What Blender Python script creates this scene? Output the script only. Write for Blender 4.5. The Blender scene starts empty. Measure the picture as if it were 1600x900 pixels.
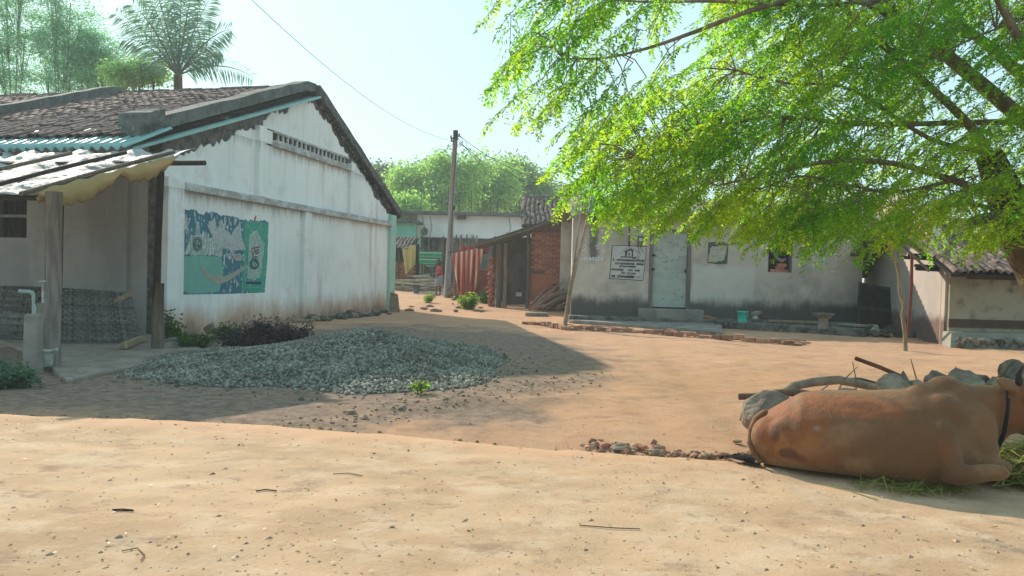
import bpy, bmesh, math, random
import numpy as np
from mathutils import Vector, Matrix, noise as _nz
random.seed(7); rng = np.random.default_rng(7)
SC = bpy.context.scene
COL = SC.collection

# ------------------------------------------------------------------ camera
F, CH = 1164.0, 1.2
ROLL, PITCH = math.atan(0.0245), math.atan(25 / 1164)
cam = bpy.data.cameras.new('camera'); camo = bpy.data.objects.new('camera', cam); COL.objects.link(camo)
cam.sensor_width = 36; cam.lens = 36 * F / 1600; cam.clip_end = 2000; cam.clip_start = 0.05
camo.matrix_world = (Matrix.Translation((0, 0, CH)) @ Matrix.Rotation(math.pi / 2 - PITCH, 4, 'X')
                     @ Matrix.Rotation(ROLL, 4, 'Z'))
SC.camera = camo
# ------------------------------------------------------------------ light
SUN_AZ, SUN_EL = math.radians(-37.7), math.radians(29.3)      # azimuth from +Y towards +X
w = bpy.data.worlds.new('World'); SC.world = w; w.use_nodes = True
nt = w.node_tree
sky = nt.nodes.new('ShaderNodeTexSky'); sky.sky_type = 'NISHITA'; sky.sun_disc = False
sky.sun_elevation = SUN_EL; sky.sun_rotation = SUN_AZ
sky.air_density = 1.3; sky.dust_density = 1.0; sky.ozone_density = 2.0; sky.altitude = 0
bg = nt.nodes['Background']; bg.inputs[1].default_value = 0.1
# thick haze evens the sky out: same compression and desaturation for the whole dome
def _vm(op, a, b):
    q = nt.nodes.new('ShaderNodeVectorMath'); q.operation = op; nt.links.new(a, q.inputs[0]); q.inputs[1].default_value = b; return q.outputs[0]
hs = nt.nodes.new('ShaderNodeHueSaturation'); hs.inputs['Saturation'].default_value = 1.05; nt.links.new(sky.outputs[0], hs.inputs['Color'])
c_ = _vm('MULTIPLY', hs.outputs[0], (.2, .2, .2)); c_ = _vm('POWER', c_, (.27, .27, .27)); c_ = _vm('MULTIPLY', c_, (3.1, 4.2, 4.35))
nt.links.new(c_, bg.inputs[0])
sl = bpy.data.lights.new('sun', 'SUN'); sl.energy = 2.7; sl.angle = math.radians(0.6); sl.color = (1, 0.885, 0.735)
so = bpy.data.objects.new('sun', sl); COL.objects.link(so)
sdir = Vector((math.sin(SUN_AZ) * math.cos(SUN_EL), math.cos(SUN_AZ) * math.cos(SUN_EL), math.sin(SUN_EL)))
so.rotation_euler = sdir.to_track_quat('Z', 'Y').to_euler(); so.location = sdir * 60
vs = SC.view_settings; vs.view_transform = 'Standard'; vs.look = 'None'; vs.gamma = 1; vs.exposure = 1.3
vs.use_curve_mapping = False
SC.cycles.max_bounces = 8; SC.cycles.transparent_max_bounces = 8
SC.cycles.use_denoising = True

# ------------------------------------------------------------------ pixel -> place
_cp, _sp, _cr, _sr = math.cos(PITCH), math.sin(PITCH), math.cos(ROLL), math.sin(ROLL)
def ray(px, py):
    u, v = px - 800, 450 - py
    x = u * _cr - v * _sr; y = u * _sr + v * _cr
    return Vector((x / F, _cp + y / F * _sp, -_sp + y / F * _cp))
CAMP = Vector((0, 0, CH))
def G(px, py, z=0.0):
    r = ray(px, py); return CAMP + r * ((z - CH) / r.z)
def D(px, py, Y):
    r = ray(px, py); return CAMP + r * (Y / r.y)
def rise(y):
    t = max(0.0, y - 20); return 0.02 * t * t / (t + 1.5) if t < 45 else 0.87
def GR(px, py):
    z = 0.0
    for _ in range(12):
        p = G(px, py, z); z = rise(p.y)
    p.z = z; return p

# ------------------------------------------------------------------ object helpers
ORG = {}
def org(p): return ORG.get(p.name, Vector((0, 0, 0))) if p else Vector((0, 0, 0))
def thing(name, label, cat, loc, group=None):
    o = bpy.data.objects.new(name, None); COL.objects.link(o); o.location = loc; o.empty_display_size = .1
    o['label'] = label; o['category'] = cat
    if group: o['group'] = group
    ORG[o.name] = Vector(loc); return o
def tag(o, label, cat, group=None):
    o['label'] = label; o['category'] = cat
    if group: o['group'] = group
    return o
class MB:
    """collects shapes given in world metres; build() links them as one mesh object"""
    def __init__(s): s.v = []; s.f = []; s.n = 0; s.mi = []; s.cm = 0
    def add(s, vs, fs):
        s.v.extend([tuple(v) for v in vs]); s.f.extend([tuple(i + s.n for i in f) for f in fs])
        s.mi.extend([s.cm] * len(fs)); s.n = len(s.v); return s
    def box(s, c, sx, sy, sz, R=None, taper=1.0):
        c = Vector(c); P = []
        for k in (-1, 1):
            q = taper if k > 0 else 1
            for a, b in ((-1, -1), (1, -1), (1, 1), (-1, 1)):
                v = Vector((a * sx / 2 * q, b * sy / 2 * q, k * sz / 2))
                P.append(c + (R @ v if R else v))
        return s.add(P, [(3, 2, 1, 0), (4, 5, 6, 7), (0, 1, 5, 4), (1, 2, 6, 5), (2, 3, 7, 6), (3, 0, 4, 7)])
    def hexa(s, P):   # 8 corners: bottom ring, top ring
        return s.add(P, [(3, 2, 1, 0), (4, 5, 6, 7), (0, 1, 5, 4), (1, 2, 6, 5), (2, 3, 7, 6), (3, 0, 4, 7)])
    def tube(s, pts, r, n=8, cap=True, wob=0.0):
        pts = [Vector(p) for p in pts]; rr = r if hasattr(r, '__len__') else [r] * len(pts)
        V = []; up = Vector((0.31, 0.2, 0.93))
        for i, p in enumerate(pts):
            t = (pts[min(i + 1, len(pts) - 1)] - pts[max(i - 1, 0)]).normalized()
            a = t.cross(up)
            if a.length < 1e-3: a = t.cross(Vector((1, 0, 0)))
            a.normalize(); b = t.cross(a)
            for k in range(n):
                th = 2 * math.pi * k / n; q = rr[i] * (1 + wob * (random.random() - .5))
                V.append(p + (a * math.cos(th) + b * math.sin(th)) * q)
        Fc = [(i * n + k, i * n + (k + 1) % n, (i + 1) * n + (k + 1) % n, (i + 1) * n + k) for i in range(len(pts) - 1) for k in range(n)]
        if cap:
            Fc += [tuple(range(n)), tuple(range((len(pts) - 1) * n + n - 1, (len(pts) - 1) * n - 1, -1))]
        return s.add(V, Fc)
    def prism(s, poly, off):   # planar outline extruded by vector off
        n = len(poly); off = Vector(off); P = [Vector(p) for p in poly]
        return s.add(P + [p + off for p in P], [tuple(range(n - 1, -1, -1)), tuple(range(n, 2 * n))] +
                     [(i, (i + 1) % n, n + (i + 1) % n, n + i) for i in range(n)])
    def grid(s, fn, nu, nv):
        V = [fn(i / nu, j / nv) for j in range(nv + 1) for i in range(nu + 1)]
        return s.add(V, [(j * (nu + 1) + i, j * (nu + 1) + i + 1, (j + 1) * (nu + 1) + i + 1, (j + 1) * (nu + 1) + i) for j in range(nv) for i in range(nu)])
    def rock(s, c, sx, sy, sz, seed=0, sub=3, amp=.22, rz=0, cut=9):
        r_ = random.Random(seed); bm = bmesh.new(); bmesh.ops.create_icosphere(bm, subdivisions=sub, radius=1)
        cuts = [(Vector((r_.gauss(0, 1), r_.gauss(0, 1), r_.gauss(0, 1))).normalized(), r_.uniform(.45, .8)) for _ in range(cut)]
        R = Matrix.Rotation(rz, 3, 'Z'); c = Vector(c); V = []
        for v in bm.verts:
            p = v.co.copy()
            for nn, d in cuts:
                q = p.dot(nn)
                if q > d: p -= nn * (q - d)
            q = v.co * 2.1 + Vector((seed * 3.7, seed * 1.3, 0)); p *= 1 + amp * (.9 * _nz.noise(q) + .5 * _nz.noise(q * 2.6) + .25 * _nz.noise(q * 6))
            V.append(c + R @ Vector((p.x * sx, p.y * sy, p.z * sz)))
        Fc = [tuple(v.index for v in f.verts) for f in bm.faces]; bm.free(); return s.add(V, Fc)
    def mesh(s, name, o=Vector((0, 0, 0))):
        m = bpy.data.meshes.new(name); m.from_pydata([(a - o.x, b - o.y, c - o.z) for a, b, c in s.v], [], s.f); return m
    def build(s, name, mat, parent=None, smooth=False, thick=0, bevel=0, loc=None, label=None):
        o = org(parent); base = Vector(loc) if loc is not None else (o if parent else Vector((0, 0, 0)))
        m = s.mesh(name, base)
        for mm in (mat if isinstance(mat, (list, tuple)) else [mat]): m.materials.append(mm)
        if max(s.mi, default=0): m.polygons.foreach_set('material_index', s.mi)
        ob = bpy.data.objects.new(name, m); COL.objects.link(ob)
        if parent: ob.parent = parent
        ob.location = base - o; ORG[ob.name] = base
        if smooth: m.polygons.foreach_set('use_smooth', [True] * len(m.polygons))
        if thick:
            q = ob.modifiers.new('thickness', 'SOLIDIFY'); q.thickness = thick; q.offset = 0
        if bevel:
            q = ob.modifiers.new('bevel', 'BEVEL'); q.width = bevel; q.segments = 2; q.limit_method = 'ANGLE'
        if label: ob['label'] = label
        return ob
def bulk(name, V, Fc, mat, parent=None, col=None, smooth=False):
    """numpy verts (n,3), faces (m,k)"""
    o = np.array(org(parent)); m = bpy.data.meshes.new(name); V = np.asarray(V, np.float32) - o.astype(np.float32); Fc = np.asarray(Fc, np.int32)
    m.vertices.add(len(V)); m.vertices.foreach_set('co', V.ravel()); k = Fc.shape[1]
    m.loops.add(Fc.size); m.loops.foreach_set('vertex_index', Fc.ravel()); m.polygons.add(len(Fc))
    m.polygons.foreach_set('loop_start', np.arange(0, Fc.size, k, dtype=np.int32)); m.polygons.foreach_set('loop_total', np.full(len(Fc), k, np.int32))
    if smooth: m.polygons.foreach_set('use_smooth', [True] * len(Fc))
    m.update(calc_edges=True); m.validate()
    if col is not None:
        a = m.attributes.new('Col', 'FLOAT_COLOR', 'POINT'); c = np.ones((len(V), 4), np.float32); c[:, :3] = col; a.data.foreach_set('color', c.ravel())
    m.materials.append(mat); ob = bpy.data.objects.new(name, m); COL.objects.link(ob)
    if parent: ob.parent = parent
    ORG[ob.name] = Vector(o); return ob
def inst(name, mesh, parent, M):
    """one more object that shares MESH, at world matrix M"""
    ob = bpy.data.objects.new(name, mesh); COL.objects.link(ob); ob.parent = parent
    ob.matrix_local = Matrix.Translation(-org(parent)) @ M; return ob
def frame(o, x, y, z):
    m = Matrix.Identity(4)
    for i, a in enumerate((x, y, z)): m.col[i][:3] = a
    m.translation = o; return m

# ------------------------------------------------------------------ noise for shapes
def vnoise(x, y, seed=0):
    x = np.asarray(x, float); y = np.asarray(y, float); xi = np.floor(x).astype(np.int64); yi = np.floor(y).astype(np.int64)
    fx = x - xi; fy = y - yi; fx = fx * fx * (3 - 2 * fx); fy = fy * fy * (3 - 2 * fy)
    def h(a, b):
        n = (a * 374761393 + b * 668265263 + seed * 1442695041) & 0x7fffffff
        n = ((n ^ (n >> 13)) * 1274126177) & 0x7fffffff
        return ((n ^ (n >> 16)) & 0xffff) / 65535.0
    return (h(xi, yi) * (1 - fx) + h(xi + 1, yi) * fx) * (1 - fy) + (h(xi, yi + 1) * (1 - fx) + h(xi + 1, yi + 1) * fx) * fy
def fbm(x, y, o=4, seed=0):
    r = 0; a = .5; t = 0
    for i in range(o): r = r + a * vnoise(np.asarray(x) * 2 ** i, np.asarray(y) * 2 ** i, seed + i); t += a; a *= .5
    return r / t

# ------------------------------------------------------------------ materials
class NT:
    def __init__(s, name):
        s.m = bpy.data.materials.new(name); s.m.use_nodes = True; s.t = s.m.node_tree; s.b = s.t.nodes['Principled BSDF']
        s.out = s.t.nodes['Material Output']; s.b.inputs['Specular IOR Level'].default_value = .25
    def n(s, k, **kw):
        q = s.t.nodes.new(k)
        for a, v in kw.items(): setattr(q, a, v)
        return q
    def L(s, a, b): s.t.links.new(a, b)
    def setv(s, sock, v):
        if hasattr(v, 'is_linked'): s.L(v, sock)
        else: sock.default_value = (*v, 1) if hasattr(v, '__len__') and len(v) == 3 and sock.type == 'RGBA' else v
    def co(s, scale=(1, 1, 1), world=False):
        c = s.n('ShaderNodeNewGeometry').outputs['Position'] if world else s.n('ShaderNodeTexCoord').outputs['Object']
        mp = s.n('ShaderNodeMapping'); mp.inputs['Scale'].default_value = scale; s.L(c, mp.inputs[0]); return mp.outputs[0]
    def noise(s, scale, vec=None, detail=5, rough=.55, dist=0):
        q = s.n('ShaderNodeTexNoise'); q.inputs['Scale'].default_value = scale; q.inputs['Detail'].default_value = detail
        q.inputs['Roughness'].default_value = rough; q.inputs['Distortion'].default_value = dist
        if vec is not None: s.L(vec, q.inputs['Vector'])
        return q.outputs['Fac']
    def math(s, op, a, b=0.0, c=None):
        q = s.n('ShaderNodeMath', operation=op); s.setv(q.inputs[0], a); s.setv(q.inputs[1], b)
        if c is not None: s.setv(q.inputs[2], c)
        return q.outputs[0]
    def ss(s, x, lo, hi, a=0.0, b=1.0):
        q = s.n('ShaderNodeMapRange', interpolation_type='SMOOTHSTEP'); s.setv(q.inputs[0], x)
        q.inputs[1].default_value = lo; q.inputs[2].default_value = hi; q.inputs[3].default_value = a; q.inputs[4].default_value = b; return q.outputs[0]
    def mix(s, f, a, b, mode='MIX'):
        q = s.n('ShaderNodeMix', data_type='RGBA', blend_type=mode); s.setv(q.inputs[0], f); s.setv(q.inputs[6], a); s.setv(q.inputs[7], b); return q.outputs[2]
    def sep(s, v):
        q = s.n('ShaderNodeSeparateXYZ'); s.L(v, q.inputs[0]); return q.outputs
    def rand(s):
        a = s.n('ShaderNodeObjectInfo').outputs['Random']; b = s.n('ShaderNodeNewGeometry').outputs['Random Per Island']
        return s.math('FRACT', s.math('ADD', a, b))
    def bump(s, h, strength=.4, dist=.01):
        q = s.n('ShaderNodeBump'); q.inputs['Strength'].default_value = strength; q.inputs['Distance'].default_value = dist
        s.L(h, q.inputs['Height']); s.L(q.outputs[0], s.b.inputs['Normal'])
    def base(s, c): s.setv(s.b.inputs['Base Color'], c); return s
    def rough(s, v): s.b.inputs['Roughness'].default_value = v; return s
def mat(name, c1, c2=None, scale=6, rough=.9, bump=.35, bs=40, bd=.006, rnd=0, stretch=(1, 1, 1), c3=None, spec=.2, metal=0, lo=.35, hi=.65):
    n = NT(name); v = n.co(stretch); c2 = c2 or tuple(q * .65 for q in c1)
    f = n.ss(n.noise(scale, v, 6, .6), lo, hi); c = n.mix(f, c1, c2)
    if c3: c = n.mix(n.ss(n.noise(scale * 3.3, v, 4), .55, .72), c, c3)
    if rnd:
        h = n.n('ShaderNodeHueSaturation'); n.L(n.math('MULTIPLY_ADD', n.rand(), rnd * 2, 1 - rnd), h.inputs['Value']); n.setv(h.inputs['Color'], c); c = h.outputs[0]
    n.base(c).rough(rough); n.b.inputs['Specular IOR Level'].default_value = spec; n.b.inputs['Metallic'].default_value = metal
    if bump: n.bump(n.noise(bs, v, 6, .65), bump, bd)
    return n.m
def leafmat(name, c, tr, var=.35, tw=.55, rough=.5, alt=None):
    n = NT(name); h = n.n('ShaderNodeHueSaturation'); r = n.rand(); n.L(n.math('MULTIPLY_ADD', r, var * 2, 1 - var), h.inputs['Value'])
    n.L(n.math('MULTIPLY_ADD', n.n('ShaderNodeNewGeometry').outputs['Random Per Island'], .05, .475), h.inputs['Hue'])
    h.inputs['Color'].default_value = (*c, 1); n.base(h.outputs[0]).rough(rough)
    h2 = n.n('ShaderNodeHueSaturation'); n.L(n.math('MULTIPLY_ADD', r, var * 2, 1 - var), h2.inputs['Value']); h2.inputs['Color'].default_value = (*tr, 1)
    if alt:
        f = n.ss(n.noise(1.1, n.co(world=True), 3), .40, .62); n.L(n.mix(f, c, alt[0]), h.inputs['Color']); n.L(n.mix(f, tr, alt[1]), h2.inputs['Color'])
    t = n.n('ShaderNodeBsdfTranslucent'); n.L(h2.outputs[0], t.inputs[0]); a = n.n('ShaderNodeMixShader'); a.inputs[0].default_value = tw
    n.L(n.b.outputs[0], a.inputs[1]); n.L(t.outputs[0], a.inputs[2]); n.L(a.outputs[0], n.out.inputs[0]); return n.m
WOOD = mat('weathered_wood', (.16, .12, .09), (.09, .065, .05), 5, stretch=(6, 6, .7), rnd=.25)
WOODP = mat('pale_wood', (.34, .25, .16), (.2, .14, .09), 6, stretch=(5, 5, .8), rnd=.25)
DARKW = mat('dark_wood', (.05, .035, .03), (.025, .02, .018), 6, rnd=.2)
BARK = mat('bark', (.15, .11, .075), (.07, .05, .035), 9, bump=.8, bs=22, bd=.02)
BRICK = mat('brick', (.50, .2, .125), (.36, .14, .09), 9, rnd=.25, c3=(.44, .31, .23))
TILE = mat('clay_tile', (.17, .105, .09), (.085, .062, .06), 5, rnd=.4, c3=(.23, .14, .11))
TILER = mat('warm_clay_tile', (.24, .17, .13), (.12, .09, .075), 5, rnd=.4, c3=(.30, .16, .11))
STONE = mat('grey_stone', (.30, .24, .175), (.16, .13, .1), 7, bump=.7, bs=25, bd=.012, rnd=.15)
STONEB = mat('blue_grey_stone', (.20, .165, .125), (.10, .088, .07), 7, bump=.6, bs=25, bd=.01, rnd=.2)
STONET = mat('tan_stone', (.34, .26, .18), (.22, .17, .12), 7, bump=.6, bs=25, bd=.01, rnd=.2)
CONC = mat('worn_concrete', (.30, .27, .235), (.19, .175, .155), 3, bump=.4)
DIRTY = mat('mouldy_concrete', (.13, .125, .11), (.06, .06, .055), 5, bump=.6, bd=.01, c3=(.22, .2, .17))
BLACK = mat('black_paint', (.02, .02, .02), (.03, .03, .03), 5, bump=0)
GREEN = leafmat('dark_green_leaf', (.05, .10, .03), (.10, .2, .04))
LIME = leafmat('lime_leaf', (.13, .24, .03), (.25, .42, .04))
PURPLE = leafmat('purple_leaf', (.055, .035, .05), (.07, .04, .05), .5, .3)
# ------------------------------------------------------------------ ground, road, heap
def ramp_noise(n, v, sc, lo, hi, **k): return n.ss(n.noise(sc, v, **k), lo, hi)
def ground_mat():
    n = NT('yard_earth'); v = n.co(world=True); x, y, z = n.sep(v)
    c = n.mix(ramp_noise(n, v, .55, .35, .65, detail=6), (.57, .325, .195), (.48, .28, .175))
    c = n.mix(n.math('MULTIPLY', ramp_noise(n, v, 2.6, .42, .7, detail=8, rough=.7), .6), c, (.61, .40, .26))
    c = n.mix(n.math('MULTIPLY', ramp_noise(n, n.co((1, 1.6, 1), True), 3.2, .52, .66, detail=9, rough=.75), .7), c, (.36, .205, .125))
    # dark stone dust trodden into the earth round the heap
    dx = n.math('DIVIDE', n.math('ADD', x, 1.9), 2.9); dy = n.math('DIVIDE', n.math('SUBTRACT', y, 10.6), 4.9)
    d = n.math('SQRT', n.math('ADD', n.math('MULTIPLY', dx, dx), n.math('MULTIPLY', dy, dy)))
    d = n.math('ADD', d, n.math('MULTIPLY', n.math('SUBTRACT', n.noise(.9, v, 7, .65), .5), 1.3))
    ex = n.math('DIVIDE', n.math('ADD', x, 5.2), 3.0); ey_ = n.math('DIVIDE', n.math('SUBTRACT', y, 8.0), 2.3)  # second ellipse: grey-brown of the shaded yard at left, painted into the earth
    d = n.math('MINIMUM', d, n.math('ADD', n.math('SQRT', n.math('ADD', n.math('MULTIPLY', ex, ex), n.math('MULTIPLY', ey_, ey_))), n.math('MULTIPLY', n.math('SUBTRACT', n.noise(1.1, v, 6, .65), .5), 1.0)))
    c = n.mix(n.ss(d, .95, 1.25, .9, 0), c, n.mix(n.ss(n.noise(9, v, 8, .7), .35, .65), (.15, .115, .095), (.32, .23, .175)))
    c = n.mix(n.ss(n.noise(60, v, 4, .7), .62, .74), c, (.22, .15, .1))
    c = n.mix(n.ss(n.noise(28, n.co((1, 2, 1), True), 6, .75), .56, .7, 0, .7), c, (.27, .16, .1)); c = n.mix(n.ss(n.noise(42, v, 5, .7), .6, .7, 0, .7), c, (.6, .42, .28))
    n.base(c).rough(.95); n.b.inputs['Specular IOR Level'].default_value = .08
    h = n.math('ADD', n.math('MULTIPLY', n.noise(16, v, 8, .7), .7), n.noise(90, v, 5, .7)); n.bump(h, .8, .02); return n.m
def road_mat():
    n = NT('road_dust'); v = n.co(world=True); st = n.co((1, 1.5, 1), True)
    c = n.mix(ramp_noise(n, st, .8, .38, .62, detail=8, rough=.65), (.54, .36, .225), (.43, .28, .17))
    c = n.mix(n.math('MULTIPLY', ramp_noise(n, st, 2.7, .45, .68, detail=8, rough=.7), .75), c, (.58, .43, .30))
    c = n.mix(n.math('MULTIPLY', ramp_noise(n, st, 3.4, .52, .68, detail=9, rough=.75), .85), c, (.30, .195, .13))
    c = n.mix(ramp_noise(n, n.co((1, 1.6, 1), True), 38, .66, .76, detail=3), c, (.26, .17, .115))
    c = n.mix(ramp_noise(n, v, 75, .7, .78, detail=2), c, (.66, .56, .44))
    x, y, z = n.sep(v)      # reddish soil spread over the road margin
    d = n.math('ADD', n.math('SUBTRACT', y, n.math('MULTIPLY_ADD', x, -.2, 5.0)), n.math('MULTIPLY', n.math('SUBTRACT', n.noise(1.1, st, 8, .7), .5), 1.6))
    c = n.mix(n.ss(d, -.75, .1, 0, .85), c, (.54, .32, .195))
    n.base(c).rough(.95); n.b.inputs['Specular IOR Level'].default_value = .1
    h = n.math('ADD', n.noise(9, st, 8, .7), n.math('MULTIPLY', n.noise(55, v, 6, .75), .8)); n.bump(h, .5, .014); return n.m
EDGE = [G(a, b, .05) for a, b in ((-400, 640), (0, 645), (200, 653), (400, 662), (600, 677), (800, 695), (1000, 709), (1170, 720), (1350, 722), (1600, 728), (2000, 730))]
EX = [-30.0] + [p.x for p in EDGE] + [30.0]; EY = [EDGE[0].y] + [p.y for p in EDGE] + [EDGE[-1].y]
def edge_y(x): return np.interp(x, EX, EY) + .10 * (fbm(np.asarray(x) * 1.3, 0 * np.asarray(x), 4, 5) - .5)
def gfun(x, y):
    x = np.asarray(x, float); y = np.asarray(y, float); t = np.maximum(0, y - 20)
    z = np.where(t < 45, .02 * t * t / (t + 1.5), .87)
    near = np.clip((22 - y) / 8, 0, 1)
    z = z + near * (.05 * (fbm(x * .6, y * .6, 3, 3) - .5) + .045 * (fbm(x * 3.1, y * 3.1, 4, 9) - .5))
    # wheel ruts that bend from the lane to the road
    xr = .5 + .05 * (y - 5) ** 1.5 * np.where(y > 5, 1, 0); xr = np.nan_to_num(xr)
    for off, wd, dp in ((0, .2, .018), (.4, .24, -.014), (1.5, .2, .015), (1.15, .22, -.012)):
        z = z - near * dp * np.exp(-((x - xr - off + .5 * fbm(y * .9, x * .6, 3, 4)) / wd) ** 2) * (.2 + 1.3 * fbm(x * 2, y * 2, 3, 14)) * np.clip((11 - y) / 3, 0, 1)
    # spoil ridge in front of the heap
    z = z + .06 * np.exp(-(((y - 6.55 - .25 * (x + .9)) / .22) ** 2)) * np.exp(-(((x + .2) / 1.1) ** 2)) * (.6 + .9 * fbm(x * 5, y * 5, 3, 2))
    # falls to a shallow ditch by the road
    z = z - .035 * np.exp(-((y - edge_y(x) - .1) / .3) ** 2)
    return z
def axis(a): return np.array(a)
xs = np.concatenate([np.linspace(-400, -40, 10), np.linspace(-36, -9, 28), np.arange(-8.6, 9, .075), np.linspace(9.3, 36, 28), np.linspace(40, 400, 10)])
ys = np.concatenate([np.linspace(-60, 3.4, 12), np.arange(3.6, 12, .06), np.arange(12, 24, .14), np.linspace(24.4, 60, 60), np.linspace(64, 500, 16)])
XX, YY = np.meshgrid(xs, ys); ZZ = gfun(XX, YY); ZZ = np.where(YY < edge_y(XX) - .35, -.06, ZZ)
nx, ny = len(xs), len(ys); ii = (np.arange(ny - 1)[:, None] * nx + np.arange(nx - 1)[None, :]).ravel()
g = bulk('ground', np.stack([XX.ravel(), YY.ravel(), ZZ.ravel()], 1), np.stack([ii, ii + 1, ii + nx + 1, ii + nx], 1), ground_mat(), smooth=True); g['kind'] = 'structure'
def road_z(x, y): return .05 + .03 * (fbm(np.asarray(x) * .8, np.asarray(y) * 1.6, 4, 21) - .5) + .022 * (fbm(np.asarray(x) * 4, np.asarray(y) * 6, 4, 25) - .5)
rx = np.concatenate([np.linspace(-30, -6, 25), np.arange(-5.8, 5.6, .045), np.linspace(6, 30, 25)])
tv = np.concatenate([np.linspace(0, .55, 12), np.linspace(.56, .985, 120)]); V = []
for t in tv: V.append(np.stack([rx, -8 + t * (edge_y(rx) + 8), road_z(rx, -8 + t * (edge_y(rx) + 8))], 1))
ey = edge_y(rx) + .05 * (fbm(rx * 7, rx * 0, 3, 31) - .5)
V.append(np.stack([rx, ey - .02, road_z(rx, ey) - .004], 1)); V.append(np.stack([rx, ey + .05, 0 * rx + .022], 1)); V.append(np.stack([rx, ey + .14, 0 * rx - .08], 1))
m_, n_ = len(V), len(rx); ii = (np.arange(m_ - 1)[:, None] * n_ + np.arange(n_ - 1)[None, :]).ravel()
r_ = bulk('road', np.concatenate(V), np.stack([ii, ii + 1, ii + n_ + 1, ii + n_], 1), road_mat(), smooth=True); r_['kind'] = 'structure'

# ---- gravel heap
def heap(x, y):
    def e(cx, cy, rx, ry, h, p=1.15):
        d = np.sqrt(((x - cx) / rx) ** 2 + ((y - cy) / ry) ** 2); return h * np.clip(1 - d, 0, 1) ** p
    z = np.maximum(e(-1.95, 10.0, 2.1, 3.0, .40, 1.2), e(-1.5, 8.8, 1.3, 2.0, .29, 1.1)); z = np.maximum(z, e(-2.9, 9.2, 1.9, 2.2, .22, 1.0))
    z = np.maximum(z, e(-.95, 8.5, 1.0, 1.6, .13, 1.0))
    return z * (.86 + .3 * fbm(x * 1.5, y * 1.5, 3, 40)) - .03
def gravel():
    n = 58000; x = rng.uniform(-5.0, 1.0, n); y = rng.uniform(6.6, 13.2, n); h = heap(x, y)
    edge = rng.random(n) < np.where(h > .0, 1.0, np.clip(.33 + h * 10, 0, 1) * np.clip(1.25 - np.hypot((x + 2.1) / 2.7, (y - 9.4) / 3.0), 0, 1) * 1.0)
    x, y, h = x[edge], y[edge], h[edge]; n = len(x); gz = gfun(x, y); z = np.maximum(gz, gz + h * 1.0)
    base = np.array([[1, 0, 0], [-1, 0, 0], [0, 1, 0], [0, -1, 0], [0, 0, 1], [0, 0, -1], [.6, .6, .55], [-.6, -.5, .6]], float)
    tri = np.array([[6, 0, 2], [6, 2, 4], [6, 4, 0], [7, 1, 3], [7, 3, 4], [7, 4, 1], [4, 3, 0], [4, 2, 1], [5, 2, 0], [5, 1, 2], [5, 3, 1], [5, 0, 3]])
    V = base[None] * (1 + .45 * (rng.random((n, 8, 1)) - .5)) * rng.uniform(.7, 1.25, (n, 1, 3))
    a = rng.uniform(0, 6.28, (n, 3)); R = rotm(a); s = .0138 * rng.uniform(.4, 1.6, n) ** 1.4
    V = np.einsum('nij,nkj->nki', R, V) * s[:, None, None] + np.stack([x, y, z + .006], 1)[:, None]
    Fc = tri[None] + (np.arange(n) * 8)[:, None, None]
    gx = np.linspace(-5.2, 1.2, 90); gy = np.linspace(6.5, 13.3, 100); A, B = np.meshgrid(gx, gy); Z = gfun(A, B) + heap(A, B)
    o = bulk('gravel_heap', V.reshape(-1, 3), Fc.reshape(-1, 3), mat('crushed_gravel', (.27, .255, .21), (.16, .152, .125), 2.0, bump=.3, rnd=.5, c3=(.27, .25, .21)))
    o['kind'] = 'stuff'; tag(o, 'low spread heap of blue-grey crushed gravel beside the white gable wall', 'gravel')
    k, l = 90, 100; ii = (np.arange(l - 1)[:, None] * k + np.arange(k - 1)[None]).ravel()
    c = bulk('heap_core', np.stack([A.ravel(), B.ravel(), Z.ravel() - .004], 1), np.stack([ii, ii + 1, ii + k + 1, ii + k], 1), mat('gravel_dust', (.16, .155, .14), (.09, .09, .08), 30, bump=.9, bs=45, bd=.02), o, smooth=True)
def rotm(a):
    c, s = np.cos(a), np.sin(a); n = len(a); Rz = np.zeros((n, 3, 3)); Rx = Rz.copy(); Ry = Rz.copy()
    Rz[:, 0, 0] = c[:, 0]; Rz[:, 0, 1] = -s[:, 0]; Rz[:, 1, 0] = s[:, 0]; Rz[:, 1, 1] = c[:, 0]; Rz[:, 2, 2] = 1
    Rx[:, 0, 0] = 1; Rx[:, 1, 1] = c[:, 1]; Rx[:, 1, 2] = -s[:, 1]; Rx[:, 2, 1] = s[:, 1]; Rx[:, 2, 2] = c[:, 1]
    Ry[:, 1, 1] = 1; Ry[:, 0, 0] = c[:, 2]; Ry[:, 0, 2] = s[:, 2]; Ry[:, 2, 0] = -s[:, 2]; Ry[:, 2, 2] = c[:, 2]
    return Rz @ Ry @ Rx
gravel()

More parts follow.
